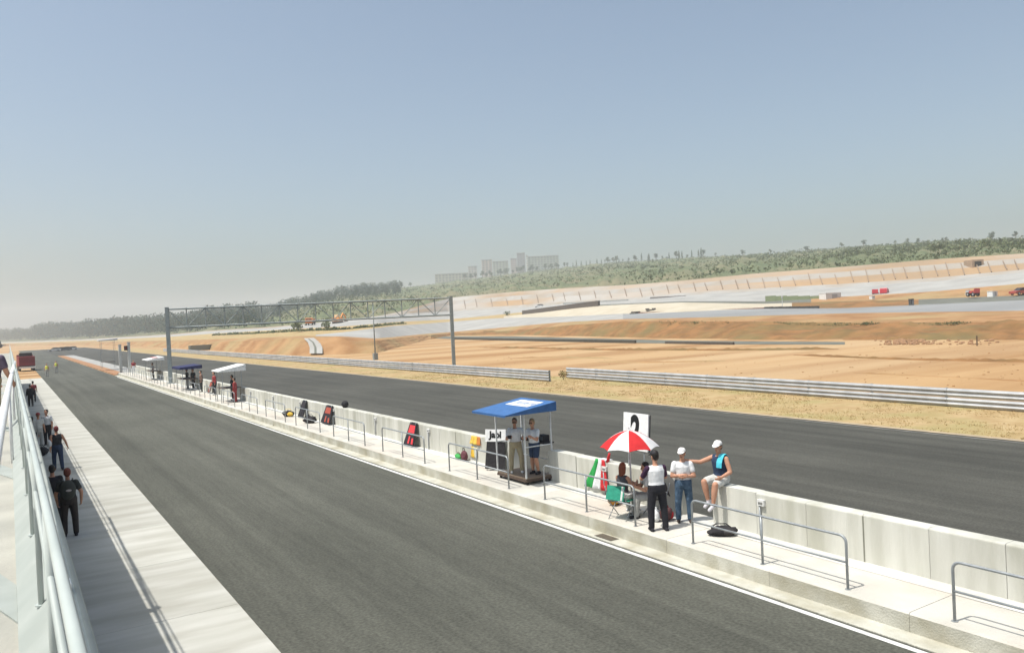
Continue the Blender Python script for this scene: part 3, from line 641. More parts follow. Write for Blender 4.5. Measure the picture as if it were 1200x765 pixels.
p = ond(1197, 345.5, d5(1197)); car(p, R(70), (0.4, 0.07, 0.05), 'dark red car on the dark strip beyond the near infield track', 4.4)
def barrier(label, x0, y0, x1, y1, da, db, h, col, name='tyre_barrier', seg=2.0, cat='barrier', thick=.8):
    A = ond(x0, y0, da); B = ond(x1, y1, db); d = B-A; n = max(2, int(d.length/seg)); t = thing(name, label, cat, A); m = plain('barrier_'+str(col), col, .9)
    ang = math.atan2(-d.x, d.y)
    mesh = MB().box((-thick/2, .02, -.3), (thick/2, d.length/n-.03, h)).mesh('block'); mesh.materials.append(m)
    for k in range(n):
        o = bpy.data.objects.new('block', mesh); C.objects.link(o); o.parent = t; o.location = d*(k/n); o.rotation_euler = (math.atan2(d.z, Vector((d.x, d.y, 0)).length)*0, 0, ang)
    return t
barrier('long dark tyre barrier beside the gravel trap', 613, 369.5, 702, 359, d5(613), d5(702), 1.9, (0.10, 0.085, 0.075))
barrier('low dark barrier on the edge of the upper track', 763, 351.2, 803, 349.5, d7(763)*.98, d7(803)*.98, .9, (0.16, 0.15, 0.15))
barrier('thin rust-coloured barrier edging the gravel trap', 745, 368, 896, 362.6, d4(745), d4(896), .45, (0.20, 0.10, 0.08), thick=.4)
barrier('thin dark tyre row beside the infield track end', 896, 362.4, 960, 361.6, d4(896), d4(960), .55, (0.05, 0.05, 0.05), thick=.4)
barrier('green hoarding beside the upper track', 897, 352.8, 963, 353.2, d6(897)*.99, d6(963)*.99, 1.35, (0.22, 0.26, 0.15), 'hoarding', 3, 'hoarding', .15)
barrier('grey low wall under the cut slope', 660, 356.6, 736, 352.8, d7(660)*.985, d7(736)*.985, .6, (0.3, 0.31, 0.3), 'low_wall', 4, 'wall', .3)
barrier('dark low barrier below the left foot of the ramp bank', 222, 410, 254, 407.5, 205, 230, 1.1, (0.22, 0.24, 0.21), thick=.5)
barrier('low dark kerb wall along the sunken service road', 530, 397.4, 745, 401.8, *[onz(a_, b_, 0).dot(Vector((math.sin(YAW), math.cos(YAW), 0))) for a_, b_ in ((530, 397.4), (745, 401.8))], .45, (0.07, 0.07, 0.06), 'kerb_wall', 4, 'wall', .3)
barrier('short dark kerb wall near the earth clods end of the service road', 780, 402.2, 860, 403.4, *[onz(a_, b_, 0).dot(Vector((math.sin(YAW), math.cos(YAW), 0))) for a_, b_ in ((780, 402.2), (860, 403.4))], .3, (0.09, 0.08, 0.07), 'kerb_wall', 4, 'wall', .3)
# tyre stack
p0 = ond(752, 367.5, d4(752)*1.01); tt = thing('tyre_stack', 'heap of black tyres at the edge of the gravel trap', 'tyres', p0)
tm = MB()
for j in range(14):
    a = 2*math.pi*j/14
    for q in range(6): g = 2*math.pi*q/6; tm.v.append(((.42+.17*math.cos(g))*math.cos(a), (.42+.17*math.cos(g))*math.sin(a), .17*math.sin(g)+.17))
tm.f = [(j*6+q, ((j+1) % 14)*6+q, ((j+1) % 14)*6+(q+1) % 6, j*6+(q+1) % 6) for j in range(14) for q in range(6)]; tm.m = [0]*len(tm.f)
tme = tm.mesh('tyre'); tme.materials.append(plain('tyre', (0.02, 0.02, 0.02)))
sr = Vector((math.cos(YAW), -math.sin(YAW), 0))
for k in range(30):
    q = rnd.uniform(-2.6, 3.4)
    for z in range(1 + (rnd.random() < .5) + 2*(q > 1.6)):
        o = bpy.data.objects.new('tyre', tme); C.objects.link(o); o.parent = tt; v = sr*q; o.location = (v.x, v.y+rnd.uniform(-.5, .5), z*.34)
# container, box, portal
def crate(px, py, d, w_, h, dp, col, label, name, cat, rz=0.4):
    p = ond(px, py, d); t = thing(name, label, cat, p, -YAW+rz); m = plain('crate_'+str(col), col, .7)
    MB().box((-w_/2, -dp/2, -.2), (w_/2, dp/2, h)).build('body', m, t); MB().box((-w_/2-.05, -dp/2-.05, h), (w_/2+.05, dp/2+.05, h+.08)).build('lid', m, t)
    MB().box((-w_*.1, -dp/2-.04, .1), (w_*.25, -dp/2-.005, h*.85)).build('door', plain('crate_door', (0.4, 0.4, 0.4)), t); return t
crate(973, 352.5, d6(973)*.985, 5, 1.9, 2.3, (0.68, 0.68, 0.66), 'white site cabin at the end of the green hoarding', 'site_cabin', 'cabin')
crate(1163, 347.0, d5(1163), 1.5, .95, 1.2, (0.8, 0.8, 0.78), 'white box standing on the dark strip near the red truck', 'white_box', 'box')
crate(1068, 357, d4(1068)*1.0, .7, 1.1, .7, (0.06, 0.06, 0.06), 'black post box at the end of the dirt mound', 'marker_box', 'box')
crate(1022, 349.5, d5(1022), .9, .5, .8, (0.75, 0.75, 0.74), 'small white box in front of the red and white truck', 'white_box', 'box')
p = ond(1146, 313, d7(1146)*1.04); t = thing('culvert_portal', 'concrete culvert portal with dark opening in the cut slope', 'culvert', p, -YAW)
MB().box((-1.5, 0, -2), (1.6, 4, 2.0)).build('headwall', plain('portal_conc', (0.37, 0.27, 0.19), .9, scale=1), t); MB().box((-.85, -.08, -.2), (.95, -.02, 1.5)).build('opening', M_dark, t)
p = ond(917, 362, d4(917)*1.0); t = thing('marshal_post', 'thin pale pole beside the infield track', 'pole', p); MB().tube([(0, 0, -.1), (0, 0, 3)], .07, 6).build('shaft', plain('pole_pale', (0.6, 0.62, 0.6)), t); MB().box((-.2, -.05, 2.5), (.2, .05, 3)).build('plate', M_white, t)
p = onz(1145, 405, -.05); t = thing('stake', 'dark wooden stake standing at the foot of the embankment', 'stake', p); MB().tube([(0, 0, -.1), (0, 0, 1.0)], .07, 6).build('shaft', M_bark, t); MB().box((-.1, -.02, .8), (.1, .02, 1.05)).build('board', M_bark, t)
# ================================================================== people
SKIN = mat('skin', (0.50, 0.27, 0.18), (0.44, 0.22, 0.14), 0.6, 8)
HAIRD = plain('hair_dark', (0.02, 0.016, 0.014), .5); HAIRR = plain('hair_auburn', (0.22, 0.06, 0.025), .5); HAIRB = plain('hair_brown', (0.07, 0.04, 0.025), .5)
def remesh(b, vox, it=2):
    me = b.mesh('tmp'); o = bpy.data.objects.new('tmp', me); C.objects.link(o)
    m = o.modifiers.new('r', 'REMESH'); m.mode = 'VOXEL'; m.voxel_size = vox; m.use_smooth_shade = True
    if it: k = o.modifiers.new('s', 'SMOOTH'); k.iterations = it; k.factor = .5
    dg = bpy.context.evaluated_depsgraph_get(); n = bpy.data.meshes.new_from_object(o.evaluated_get(dg))
    bpy.data.objects.remove(o); bpy.data.meshes.remove(me); n.polygons.foreach_set('use_smooth', [True]*len(n.polygons)); return n
V = Vector
STAND = dict(torso=(0, .02, 1), thL=(-.05, .03, -1), thR=(.05, -.02, -1), shL=(0, -.04, -1), shR=(.02, -.08, -1),
             uaL=(-.25, -.02, -1), faL=(-.08, .25, -1), uaR=(.25, -.02, -1), faR=(.08, .25, -1), head=(0, 0))
def person(label, loc, rz, h=1.75, pose=None, top=None, sleeve='short', sleeve_m=None, bottom=None, legs='long', shoes=None, hair=HAIRD, longhair=False,
           cap=None, brim=True, vox=.011, slim=1.1, glasses=False, sit=None, extra=None, bulk=1.14):
    s = h/1.75; P = dict(STAND); P.update(pose or {}); k = vox
    nz_ = lambda v: V(v).normalized()
    td = nz_(P['torso']); sd = (V((1, 0, 0)) - td*td.x).normalized(); fd = td.cross(sd)*-1
    if fd.y < 0: fd = -fd
    hip = V((0, 0, 0)); hj = {'L': hip-sd*.09*s, 'R': hip+sd*.09*s}; kn = {}; an = {}; tip = {}
    for a in 'LR':
        kn[a] = hj[a] + nz_(P['th'+a])*.43*s; an[a] = kn[a] + nz_(P['sh'+a])*.41*s
        sh = nz_(P['sh'+a]); fdir = V(P.get('ft'+a, (0, 1, 0))); fdir = (fdir - sh*fdir.dot(sh)*(0.0 if sh.z < -.8 else .9)).normalized()
        tip[a] = (an[a] + nz_(P['sh'+a])*.045*s, fdir)
    zmin = min(an[a].z for a in 'LR') - .085*s
    off = V((0, 0, -zmin)) if sit is None else V((0, 0, sit))
    neck = hip + td*.52*s; sj = {'L': hip+td*.455*s-sd*.165*s*slim, 'R': hip+td*.455*s+sd*.165*s*slim}; el = {}; wr = {}
    for a in 'LR': el[a] = sj[a]+nz_(P['ua'+a])*.29*s; wr[a] = el[a]+nz_(P['fa'+a])*.25*s
    hy, hp_ = P['head']; Rh = Matrix.Rotation(R(hy), 3, 'Z') @ Matrix.Rotation(R(hp_), 3, 'X')
    hc = neck + td*.06*s + V((0, .02*s, .125*s)); hv = lambda x, y, z: hc + Rh @ V((x, y, z))*s
    bk = bulk
    def loft(b, rings, g):
        n = 16; vs = []; q = len(rings)
        for t, wx, wy in rings:
            c = hip+td*t*s
            vs += [c + sd*math.cos(2*math.pi*j/n)*(wx*slim*s+g) + fd*math.sin(2*math.pi*j/n)*(wy*s*bk+g) for j in range(n)]
        b.add(vs, [(i*n+j, i*n+(j+1) % n, (i+1)*n+(j+1) % n, (i+1)*n+j) for i in range(q-1) for j in range(n)] + [tuple(range(n))[::-1], tuple((q-1)*n+j for j in range(n))])
    full = [(-.10, .10, .08), (-.04, .16, .11), (.05, .165, .115), (.16, .14, .10), (.30, .155, .11), (.40, .165, .11), (.47, .13, .085), (.52, .06, .06)]
    b = MB(); loft(b, full, 0)
    for a in 'LR':
        b.cone(hj[a], kn[a], .083*s*bk, .056*s*bk); b.cone(kn[a], kn[a].lerp(an[a], .35), .058*s*bk, .06*s*bk); b.cone(kn[a].lerp(an[a], .35), an[a], .06*s*bk, .038*s)
        t, f = tip[a]; b.cone(t-f*.04*s, t+f*.10*s, .033*s, .026*s)
        b.cone(sj[a], el[a], .052*s*bk, .041*s*bk); b.cone(el[a], wr[a], .041*s*bk, .028*s*bk); b.cone(sj[a], neck-td*.04*s, .05*s, .05*s)
        d = (wr[a]-el[a]).normalized(); n_ = (sd if a == 'L' else -sd); n_ = (n_-d*n_.dot(d)).normalized(); l_ = d.cross(n_)
        if l_.y < 0: l_ = -l_
        b.cone(wr[a]+l_*.018*s, wr[a]+(d*.07+l_*.022)*s, .022*s, .021*s); b.cone(wr[a]-l_*.018*s, wr[a]+(d*.07-l_*.022)*s, .022*s, .021*s)
        for q, (o_, ln) in enumerate(((.033, .065), (.011, .075), (-.011, .07), (-.033, .055))):
            p0 = wr[a]+(d*.08+l_*o_)*s; p1 = p0+(d*.75+n_*.45)*ln*.55*s; p2 = p1+(d*.4+n_*.9).normalized()*ln*.5*s
            b.cone(p0, p1, .0095*s, .009*s, 8); b.cone(p1, p2, .009*s, .008*s, 8)
        p0 = wr[a]+(d*.025+l_*.035)*s; p1 = p0+(d*.5+l_*.6+n_*.3)*.045*s; b.cone(p0, p1, .012*s, .01*s, 8); b.cone(p1, p1+(d*.8+n_*.4)*.03*s, .01*s, .009*s, 8)
    b.cone(neck-td*.04*s, hc, .055*s, .05*s)
    b.ellipsoid(hv(0, -.01, .035), (.078*s, .098*s, .10*s), Rh); b.ellipsoid(hv(0, .025, -.04), (.058*s, .07*s, .08*s), Rh)
    b.cone(hv(0, .09, .02), hv(0, .108, -.018), .012*s, .016*s, 8)
    for q in (-1, 1): b.ellipsoid(hv(.078*q, -.005, -.005), (.012*s, .022*s, .032*s), Rh, 8, 6)
    b.v = [tuple(V(v)+off) for v in b.v]
    t = thing('person', label, 'person', loc, rz)
    obj('body', remesh(b, k, 2), SKIN, t)
    def part(name, bb, m, v=None, it=2):
        bb.v = [tuple(V(x)+off) for x in bb.v]; return obj(name, remesh(bb, v or k, it), m, t)
    if top:
        bb = MB(); loft(bb, [r for r in full[1:]][:-1]+[(.505, .075, .07)], .018)
        for a in 'LR':
            if sleeve != 'none' and not sleeve_m:
                bb.cone(sj[a], el[a], .068*s, .058*s) if sleeve == 'long' else bb.cone(sj[a], sj[a].lerp(el[a], .55), .068*s*bk, .062*s*bk)
                if sleeve == 'long': bb.cone(el[a], wr[a].lerp(el[a], .1), .056*s, .042*s)
            bb.cone(sj[a], neck-td*.05*s, .062*s, .058*s) if sleeve != 'none' else bb.cone(sj[a].lerp(neck, .3), neck-td*.05*s, .056*s, .055*s)
        part('shirt', bb, top)
        if sleeve_m:
            for a in 'LR':
                bb = MB(); bb.cone(sj[a], sj[a].lerp(el[a], .75), .069*s, .062*s); part('sleeve', bb, sleeve_m)
    if bottom:
        bb = MB(); loft(bb, [(-.11, .11, .09), (-.04, .165, .115), (.05, .168, .117), (.10, .155, .11)], .02)
        for a in 'LR':
            if legs == 'long': bb.cone(hj[a], kn[a], .098*s*bk, .073*s*bk); bb.cone(kn[a], an[a], .073*s*bk, .058*s*bk)
            else: bb.cone(hj[a], hj[a].lerp(kn[a], .78), .10*s*bk, .085*s*bk)
        part('trousers' if legs == 'long' else 'shorts', bb, bottom)
    for a in 'LR':
        bb = MB(); q, f = tip[a]; dn = V((0, 0, -.012*s)) if sit is None else V((0, 0, 0))
        bb.cone(q-f*.055*s+dn, q+f*.14*s+dn, .044*s, .038*s); bb.cone(q-f*.04*s, an[a], .042*s, .042*s); part('shoe', bb, shoes or M_black, None, 1)
    hm = MB()
    if hair: 
        hm.ellipsoid(hv(0, -.02, .05), (.088*s, .104*s, .102*s), Rh @ Matrix.Rotation(R(-22), 3, 'X'))
        hm.ellipsoid(hv(0, -.05, .0), (.08*s, .06*s, .09*s), Rh)
        if longhair: hm.cone(hv(0, -.06, 0), hv(0, -.08, -.16), .085*s, .06*s); hm.cone(hv(-.06, -.02, 0), hv(-.065, -.02, -.13), .04*s, .03*s); hm.cone(hv(.06, -.02, 0), hv(.065, -.02, -.13), .04*s, .03*s)
        # keep the face free of hair
        hm.v = [v if (Rh.transposed() @ (V(v)-hc)).y < (.045+.9*max(0, (Rh.transposed() @ (V(v)-hc)).z/s-.06))*s else tuple(V(v) - Rh @ V((0, .05*s, 0))) for v in hm.v]
        part('hair', hm, hair)
    if cap:
        bb = MB(); bb.ellipsoid(hv(0, -.008, .062), (.096*s, .112*s, .088*s), Rh)
        bb.v = [tuple(hc + Rh @ V((q.x, q.y, max(q.z, .045*s)))) for q in [Rh.transposed() @ (V(v)-hc) for v in bb.v]]
        o = part('cap', bb, cap, None, 1)
        if brim:
            bb = MB(); n = 10; pts_ = [(.085*math.cos(math.pi*j/n), .06+.115*math.sin(math.pi*j/n)) for j in range(n+1)]
            bb.prism([hv(x, y, .052-.25*max(0, y-.08)) for x, y in pts_], Rh @ V((0, 0, .012*s))); bb.v = [tuple(V(x)+off) for x in bb.v]; bb.build('brim', cap, o)
    if vox < .02:
        for q in (-1, 1):
            if glasses: bb = MB(); bb.ellipsoid(hv(.033*q, .094, .018), (.03*s, .014*s, .022*s), Rh, 8, 6)
            else: bb = MB(); bb.ellipsoid(hv(.032*q, .083, .016), (.014*s, .012*s, .009*s), Rh, 8, 6)
            bb.v = [tuple(V(x)+off) for x in bb.v]; bb.build('lens' if glasses else 'eye', plain('eye_dark', (0.02, 0.015, 0.012), .3), t, True)
        bb = MB(); bb.ellipsoid(hv(0, .09, -.062), (.024*s, .008*s, .007*s), Rh, 8, 6); bb.v = [tuple(V(x)+off) for x in bb.v]; bb.build('mouth', plain('lips', (0.30, 0.10, 0.08)), t, True)
    if extra: extra(t, off, dict(hip=hip, td=td, sd=sd, fd=fd, neck=neck, sj=sj, wr=wr, el=el, s=s, hc=hc, hv=hv))
    return t
WHITE = plain('cloth_white', (0.74, 0.75, 0.76), .9, scale=14); NAVY = plain('cloth_navy', (0.03, 0.05, 0.10), .9); BLK = plain('cloth_black', (0.022, 0.022, 0.028), .9)
JEAN = mat('denim', (0.085, 0.14, 0.21), (0.04, 0.075, 0.125), .9, 9, .7, 16); KHAKI = plain('cloth_khaki', (0.40, 0.34, 0.22), .9); PURPLE = plain('cloth_plum', (0.05, 0.02, 0.05), .9)
GREY = plain('cloth_grey', (0.40, 0.40, 0.38), .9); PALE = plain('cloth_pale_grey', (0.58, 0.58, 0.55), .9); CAPW = plain('cap_white', (0.80, 0.79, 0.77), .8); REDC = plain('cloth_red', (0.55, 0.03, 0.035), .85)
DKG = plain('cloth_dark_olive', (0.035, 0.04, 0.038), .9)
PZ = .33
# standing man with his back to the lane
def camera_held(t, off, J):
    p = (J['wr']['L']+J['wr']['R'])*.5 + off + V((0, .05, .04))
    c = MB().box((-.07, -.04, -.05), (.07, .04, .05)).build('held_camera', M_black, t, loc=p)
    MB().tube([(0, .04, 0), (0, .13, 0)], .035, 10).build('lens_barrel', M_black, c)
person('man seen from behind in white shirt with plum sleeves and black trousers', (12.28, 13.6, PZ), R(-22), 1.80,
       dict(thL=(-.13, .03, -1), thR=(.12, -.05, -1), shL=(-.03, -.06, -1), shR=(.03, -.08, -1), torso=(0, .06, 1), uaL=(-.35, .45, -.8), faL=(.35, .8, .15), uaR=(.3, .45, -.8), faR=(-.4, .8, .15), head=(15, -8)),
       WHITE, 'short', PURPLE, BLK, 'long', BLK, HAIRD, cap=plain('cap_black', (0.02, 0.02, 0.025)), extra=camera_held)
# arms crossed
person('man with crossed arms in white cap, white shirt and blue jeans by the wall opening', (13.22, 13.72, PZ), R(140), 1.73,
       dict(uaL=(-.25, .22, -.9), faL=(.95, .45, .05), uaR=(.25, .22, -.9), faR=(-.95, .38, .12), thL=(-.1, .02, -1), thR=(.1, .04, -1), torso=(0, -.03, 1), head=(-18, -4)),
       WHITE, 'short', None, JEAN, 'long', plain('shoe_brown', (0.06, 0.045, 0.04)), HAIRB, cap=CAPW, glasses=True)
# sitting on the wall
def towel(t, off, J):
    s = J['s']; b = MB(); p = J['sj']['L']*.55+J['neck']*.45+off; n = 8; path = []
    for k in range(n): a = k/(n-1); path.append(p + J['fd']*(.15*math.cos(math.pi*a)*1.1) + V((0, 0, .085*math.sin(math.pi*a) - .38*abs(a-.5)**1.2*2*.62)))
    vs = [q + J['sd']*x for q in path for x in (-.075, .075)]; vs2 = [v + V((0, 0, .014)) for v in vs]
    b.add(vs+vs2, [(2*i, 2*i+1, 2*i+3, 2*i+2) for i in range(n-1)] + [(2*n+2*i, 2*n+2*i+2, 2*n+2*i+3, 2*n+2*i+1) for i in range(n-1)] + [(2*i, 2*i+2, 2*n+2*i+2, 2*n+2*i) for i in range(n-1)] + [(2*i+1, 2*n+2*i+1, 2*n+2*i+3, 2*i+3) for i in range(n-1)])
    o = b.build('towel', mat('towel_cyan', (0.06, 0.42, 0.55), (0.10, 0.55, 0.66), .95, 14), t)
    b = MB(); bb = [path[k] for k in (0, 1, 2)]
    for k in range(5): c = path[0].lerp(path[2], k/5); b.box((-.03, -.004, -.014), (.03, .004, .014), 0, Matrix.Translation(c+J['fd']*.012))
person('man in white cap, navy vest and shorts sitting on the wall end', (13.79, 13.05, 1.25), R(95), 1.86,
       dict(thL=(-.16, 1, -.12), thR=(.1, 1, -.05), shL=(.08, .12, -1), shR=(-.12, -.12, -1), torso=(0, .10, 1), uaR=(.6, .45, -.3), faR=(.65, .5, .08), uaL=(-.35, .05, -.9), faL=(.3, .85, -.35), head=(12, -6), ftL=(0, 1, -.5), ftR=(0, 1, -.6)),
       NAVY, 'none', None, PALE, 'short', plain('shoe_white', (0.6, 0.58, 0.62)), HAIRB, cap=CAPW, sit=.115, extra=towel)
# seated woman and seated man under the parasol
SITP = dict(thL=(-.1, 1, -.05), thR=(.1, 1, -.05), shL=(0, .1, -1), shR=(0, .05, -1), torso=(0, .08, 1), uaL=(-.2, .4, -.8), faL=(.1, .9, .25), uaR=(.2, .4, -.8), faR=(-.1, .9, .3), head=(0, -8))
person('woman with auburn hair and dark top seated in the green folding chair', (12.42, 14.98, PZ), R(-72), 1.66, SITP, plain('cloth_charcoal', (0.06, 0.06, 0.07)), 'none', None, plain('cloth_offwhite', (0.66, 0.65, 0.6)), 'long', CAPW, HAIRR, True, slim=.88, sit=.535)
person('man in white shirt and grey trousers seated under the striped parasol', (13.08, 14.62, PZ), R(62), 1.74, dict(SITP, torso=(0, .28, 1), faR=(-.2, .9, .5), faL=(.25, .9, .35)), PALE, 'short', None, GREY, 'long', BLK, HAIRD, sit=.505)
def folding_chair(loc, rz, label, m1, m2):
    t = thing('folding_chair', label, 'chair', loc, rz); r = .012
    for s in (-1, 1):
        MB().tube([(s*.24, -.24, 0), (s*.24, .22, .44)], r, 6).build('leg', M_steel, t, True); MB().tube([(s*.255, .24, 0), (s*.255, -.2, .44), (s*.255, -.32, .82)], r, 6).build('leg', M_steel, t, True)
        MB().box((s*.255-.025, -.24, .60), (s*.255+.025, .2, .62)).build('armrest', plain('arm_white', (0.7, 0.7, 0.68)), t)
    MB().box((-.235, -.2, .425), (.235, .22, .44)).build('seat', m1, t)
    b = MB(); ma = Matrix.Translation((0, -.27, .66)) @ Matrix.Rotation(R(-17), 4, 'X'); b.box((-.245, -.008, -.17), (.245, .008, .17), 0, ma); b.build('backrest', m1, t)
    for x in (.19,): b = MB(); b.box((x-.025, -.012, -.168), (x+.025, .012, .168), 0, ma); b.build('stripe', m2, t)
    return t
folding_chair((12.38, 14.98, PZ), R(-72), 'green and white striped folding chair at the platform kerb', plain('canvas_green', (0.03, 0.30, 0.20)), plain('canvas_white', (0.72, 0.74, 0.70)))
folding_chair((13.12, 14.62, PZ), R(62), 'dark folding chair under the seated man in grey trousers', plain('canvas_dark', (0.05, 0.04, 0.045)), plain('canvas_dark2', (0.08, 0.06, 0.06)))
# parasol
ub = thing('parasol', 'red and white striped parasol shading the seated pair', 'parasol', (12.66, 14.93, PZ), R(-41.5+45))
MB().tube([(0, 0, 0), (0, 0, 2.12)], .02, 8).build('pole', plain('pole_white', (0.7, 0.7, 0.7)), ub, True)
MB().tube([(0, 0, 0), (0, 0, .05)], .14, 14).build('foot', M_steel, ub); MB().tube([(0, 0, 2.08), (0, 0, 2.18)], .018, 8).build('finial', plain('pole_white', (0.7, 0.7, 0.7)), ub)
RD = mat('canvas_red', (0.68, 0.035, 0.04), (0.60, 0.03, 0.035), .8, 6, trans=.25); WT = mat('canvas_bright', (0.80, 0.80, 0.80), (0.74, 0.74, 0.75), .8, 6, trans=.25)
for g in range(8):
    b = MB(); rows, cols = 7, 5; th_ = .012
    for lay in (0, 1):
        for i in range(rows):
            q = i/(rows-1)
            for j in range(cols):
                c = j/(cols-1); a = 2*math.pi*(g+c)/8; sagf = 1-.075*math.sin(math.pi*c)*q; rr = .72*q*sagf
                z = 2.10-.40*q**1.9+.035*math.sin(math.pi*c)*q*q - lay*.006
                b.v.append((rr*math.cos(a), rr*math.sin(a), z))
    N_ = rows*cols
    b.f = [(i*cols+j, (i+1)*cols+j, (i+1)*cols+j+1, i*cols+j+1) for i in range(rows-1) for j in range(cols-1)]
    b.f += [tuple(N_+q for q in f[::-1]) for f in b.f]; b.m = [0]*len(b.f)
    b.build('panel', RD if g % 2 else WT, ub, True); a = 2*math.pi*g/8
    MB().tube([(.3*q*math.cos(a)*2.4, .3*q*math.sin(a)*2.4, 2.09-.40*q**1.9-.004) for q in (0, .25, .5, .75, 1)], .005, 4).build('rib', M_steel, ub)
# text helper
def text(body, size, m, parent, mtx, name='lettering', bold=.0, ext=.003):
    cu = bpy.data.curves.new('t', 'FONT'); cu.body = body; cu.size = size; cu.offset = bold; cu.extrude = ext; cu.align_x = 'CENTER'; cu.align_y = 'CENTER'
    o = bpy.data.objects.new('t', cu); C.objects.link(o); dg = bpy.context.evaluated_depsgraph_get()
    me = bpy.data.meshes.new_from_object(o.evaluated_get(dg)); bpy.data.objects.remove(o); me.transform(mtx); return obj(name, me, m, parent)
# number board fixed to the wall
nbd = thing('number_board', 'white board with a black number two above the parasol', 'sign', (13.70, 15.95, 1.25), R(0)); nbd.rotation_euler = (0, R(5), 0)
MB().box((-.02, -.47, .44), (.02, .50, 1.40)).build('board', plain('board_white', (0.82, 0.82, 0.81), .7), nbd); MB().box((.02, -.485, .42), (.05, .485, 1.38)).build('backing', M_black, nbd)
for yy in (-.3, .3): MB().tube([(.03, yy, -.002), (.03, yy, .6)], .02, 6).build('post', M_steel, nbd)
tm_ = Matrix.Translation((-.024, 0.02, .93)) @ Matrix(((0, 0, -1, 0), (-1, 0, 0, 0), (0, 1, 0, 0), (0, 0, 0, 1)))
text('2', 1.0, plain('digit_black', (0.012, 0.012, 0.012)), nbd, tm_ @ Matrix.Diagonal((.72, 1, 1, 1)), 'digit', .045)
# flag draped over the wall
def drape(name, label, cat, cols, x, y0, y1, z0, z1, taper=.75, lean=0.0, parts='stripe', wav=.02):
    t = thing(name, label, cat, (0, 0, 0)); n = len(cols)
    for k, m in enumerate(cols):
        b = MB(); rows = 8; C_ = 4
        for lay in (0, .008):
            for r in range(rows+1):
                q = r/rows
                for c in range(C_+1):
                    u = (k+c/C_)/n; wd = taper+(1-taper)*q
                    yy = (y0+y1)/2 + lean*q + (u-.5)*(y1-y0)*wd; zz = z1+(z0-z1)*q
                    b.v.append((x - .012 - abs(wav*math.sin(u*9+q*2.2))*(.3+.7*q) - lay, yy, zz))
        w_ = C_+1; N2 = w_*(rows+1); ff = [(r*w_+c, r*w_+c+1, (r+1)*w_+c+1, (r+1)*w_+c) for r in range(rows) for c in range(C_)]
        b.f = ff + [tuple(N2+i for i in f[::-1]) for f in ff]
        rim = [(c, c+1) for c in range(C_)] + [(rows*w_+c+1, rows*w_+c) for c in range(C_)] + [((r+1)*w_, r*w_) for r in range(rows)] + [(r*w_+C_, (r+1)*w_+C_) for r in range(rows)]
        b.f += [(a_, N2+a_, N2+c_, c_) for a_, c_ in rim]; b.m = [0]*len(b.f)
        b.build(parts, m, t, True)
    return t
GREEN = plain('flag_green', (0.03, 0.34, 0.08), .85)
drape('flag', 'green white and red flag hanging down the pit wall', 'flag', [REDC, WHITE, GREEN], WX0, 16.75, 17.85, .46, 1.30, .34, .15, 'stripe', .07)
ft = bpy.data.objects['flag']; MB().box((WX0-.02, 17.1, 1.255), (WX1-.05, 17.5, 1.275)).build('fold', WHITE, ft); MB().tube([(13.66, 17.05, 1.24), (13.64, 16.93, 1.5)], .05, 8, r2=.03).build('wrapped_end', REDC, ft, True)
def bagmesh(name, label, loc, rz, dims, m, m2, straps=True, cat='bag'):
    t = thing(name, label, cat, loc, rz); a, b_, c = dims; bb = MB(); g = random.Random(int(loc[1]*31))
    bb.ellipsoid((0, 0, c*.48), (a/2, b_/2, c*.5), None, 16, 10)
    v2 = []
    for v in bb.v: x = V(v); k = 1+.38*noise.noise(x*8+V(loc)); v2.append((x.x*k, x.y*k, max(.0, x.z*k)))
    bb.v = v2; bb.build('body', m, t, True)
    bb = MB(); bb.ellipsoid((a*.18, -b_*.3, c*.45), (a*.26, b_*.26, c*.34), None, 12, 8); bb.v = [(x, y, max(0.0, z)) for x, y, z in bb.v]; bb.build('pocket', m2, t, True)
    if straps: MB().tube([(-a*.35, 0, c*.8), (-a*.2, .02, c*1.25), (a*.15, .02, c*1.25), (a*.32, 0, c*.8)], .014, 6).build('handle', m2, t, True)
    return t
bagmesh('holdall', 'black holdall lying on the platform below the sitting man', (13.02, 12.38, PZ), R(-35), (.66, .34, .2), M_black, plain('bag_dark', (0.04, 0.035, 0.035)))
bagmesh('carrier_bag', 'yellow and red carrier bag by the flag', (13.1, 16.15, PZ), R(30), (.5, .34, .34), mat('bag_yellow', (0.62, 0.42, 0.06), (0.30, 0.08, 0.04), .8, 7), REDC)
bagmesh('carrier_bag', 'dark bag with red straps under the seated man', (13.0, 14.1, PZ), R(10), (.36, .26, .3), plain('bag_maroon', (0.12, 0.05, 0.05)), REDC)
bagmesh('carrier_bag', 'white plastic bag beside the green folding chair', (12.75, 14.2, PZ), R(80), (.26, .2, .28), WHITE, WHITE)
bagmesh('carrier_bag', 'green carrier bag on the platform near the yellow jacket', (13.38, 25.1, PZ), R(80), (.5, .26, .2), plain('bag_green', (0.05, 0.35, 0.08)), plain('bag_maroon', (0.12, 0.05, 0.05)))
bagmesh('small_bag', 'dark red bag next to the green carrier bag', (13.4, 24.75, PZ), R(80), (.4, .24, .36), plain('bag_plum', (0.12, 0.04, 0.05)), M_black)
YEL = mat('jacket_yellow', (0.70, 0.42, 0.03), (0.75, 0.55, 0.12), .8, 5)
jt = drape('jacket', 'yellow jacket hung on the wall above a yellow towel', 'jacket', [plain('jacket_orange', (0.6, 0.22, 0.05)), YEL, YEL], WX0, 23.85, 24.6, .93, 1.22, .8, 0, 'panel', .05)
drape('towel', 'narrow yellow and white towel hanging below the yellow jacket', 'towel', [plain('towel_pale', (0.6, 0.58, 0.4)), YEL], WX0, 24.15, 24.6, .45, .83, .9, 0, 'stripe', .03)
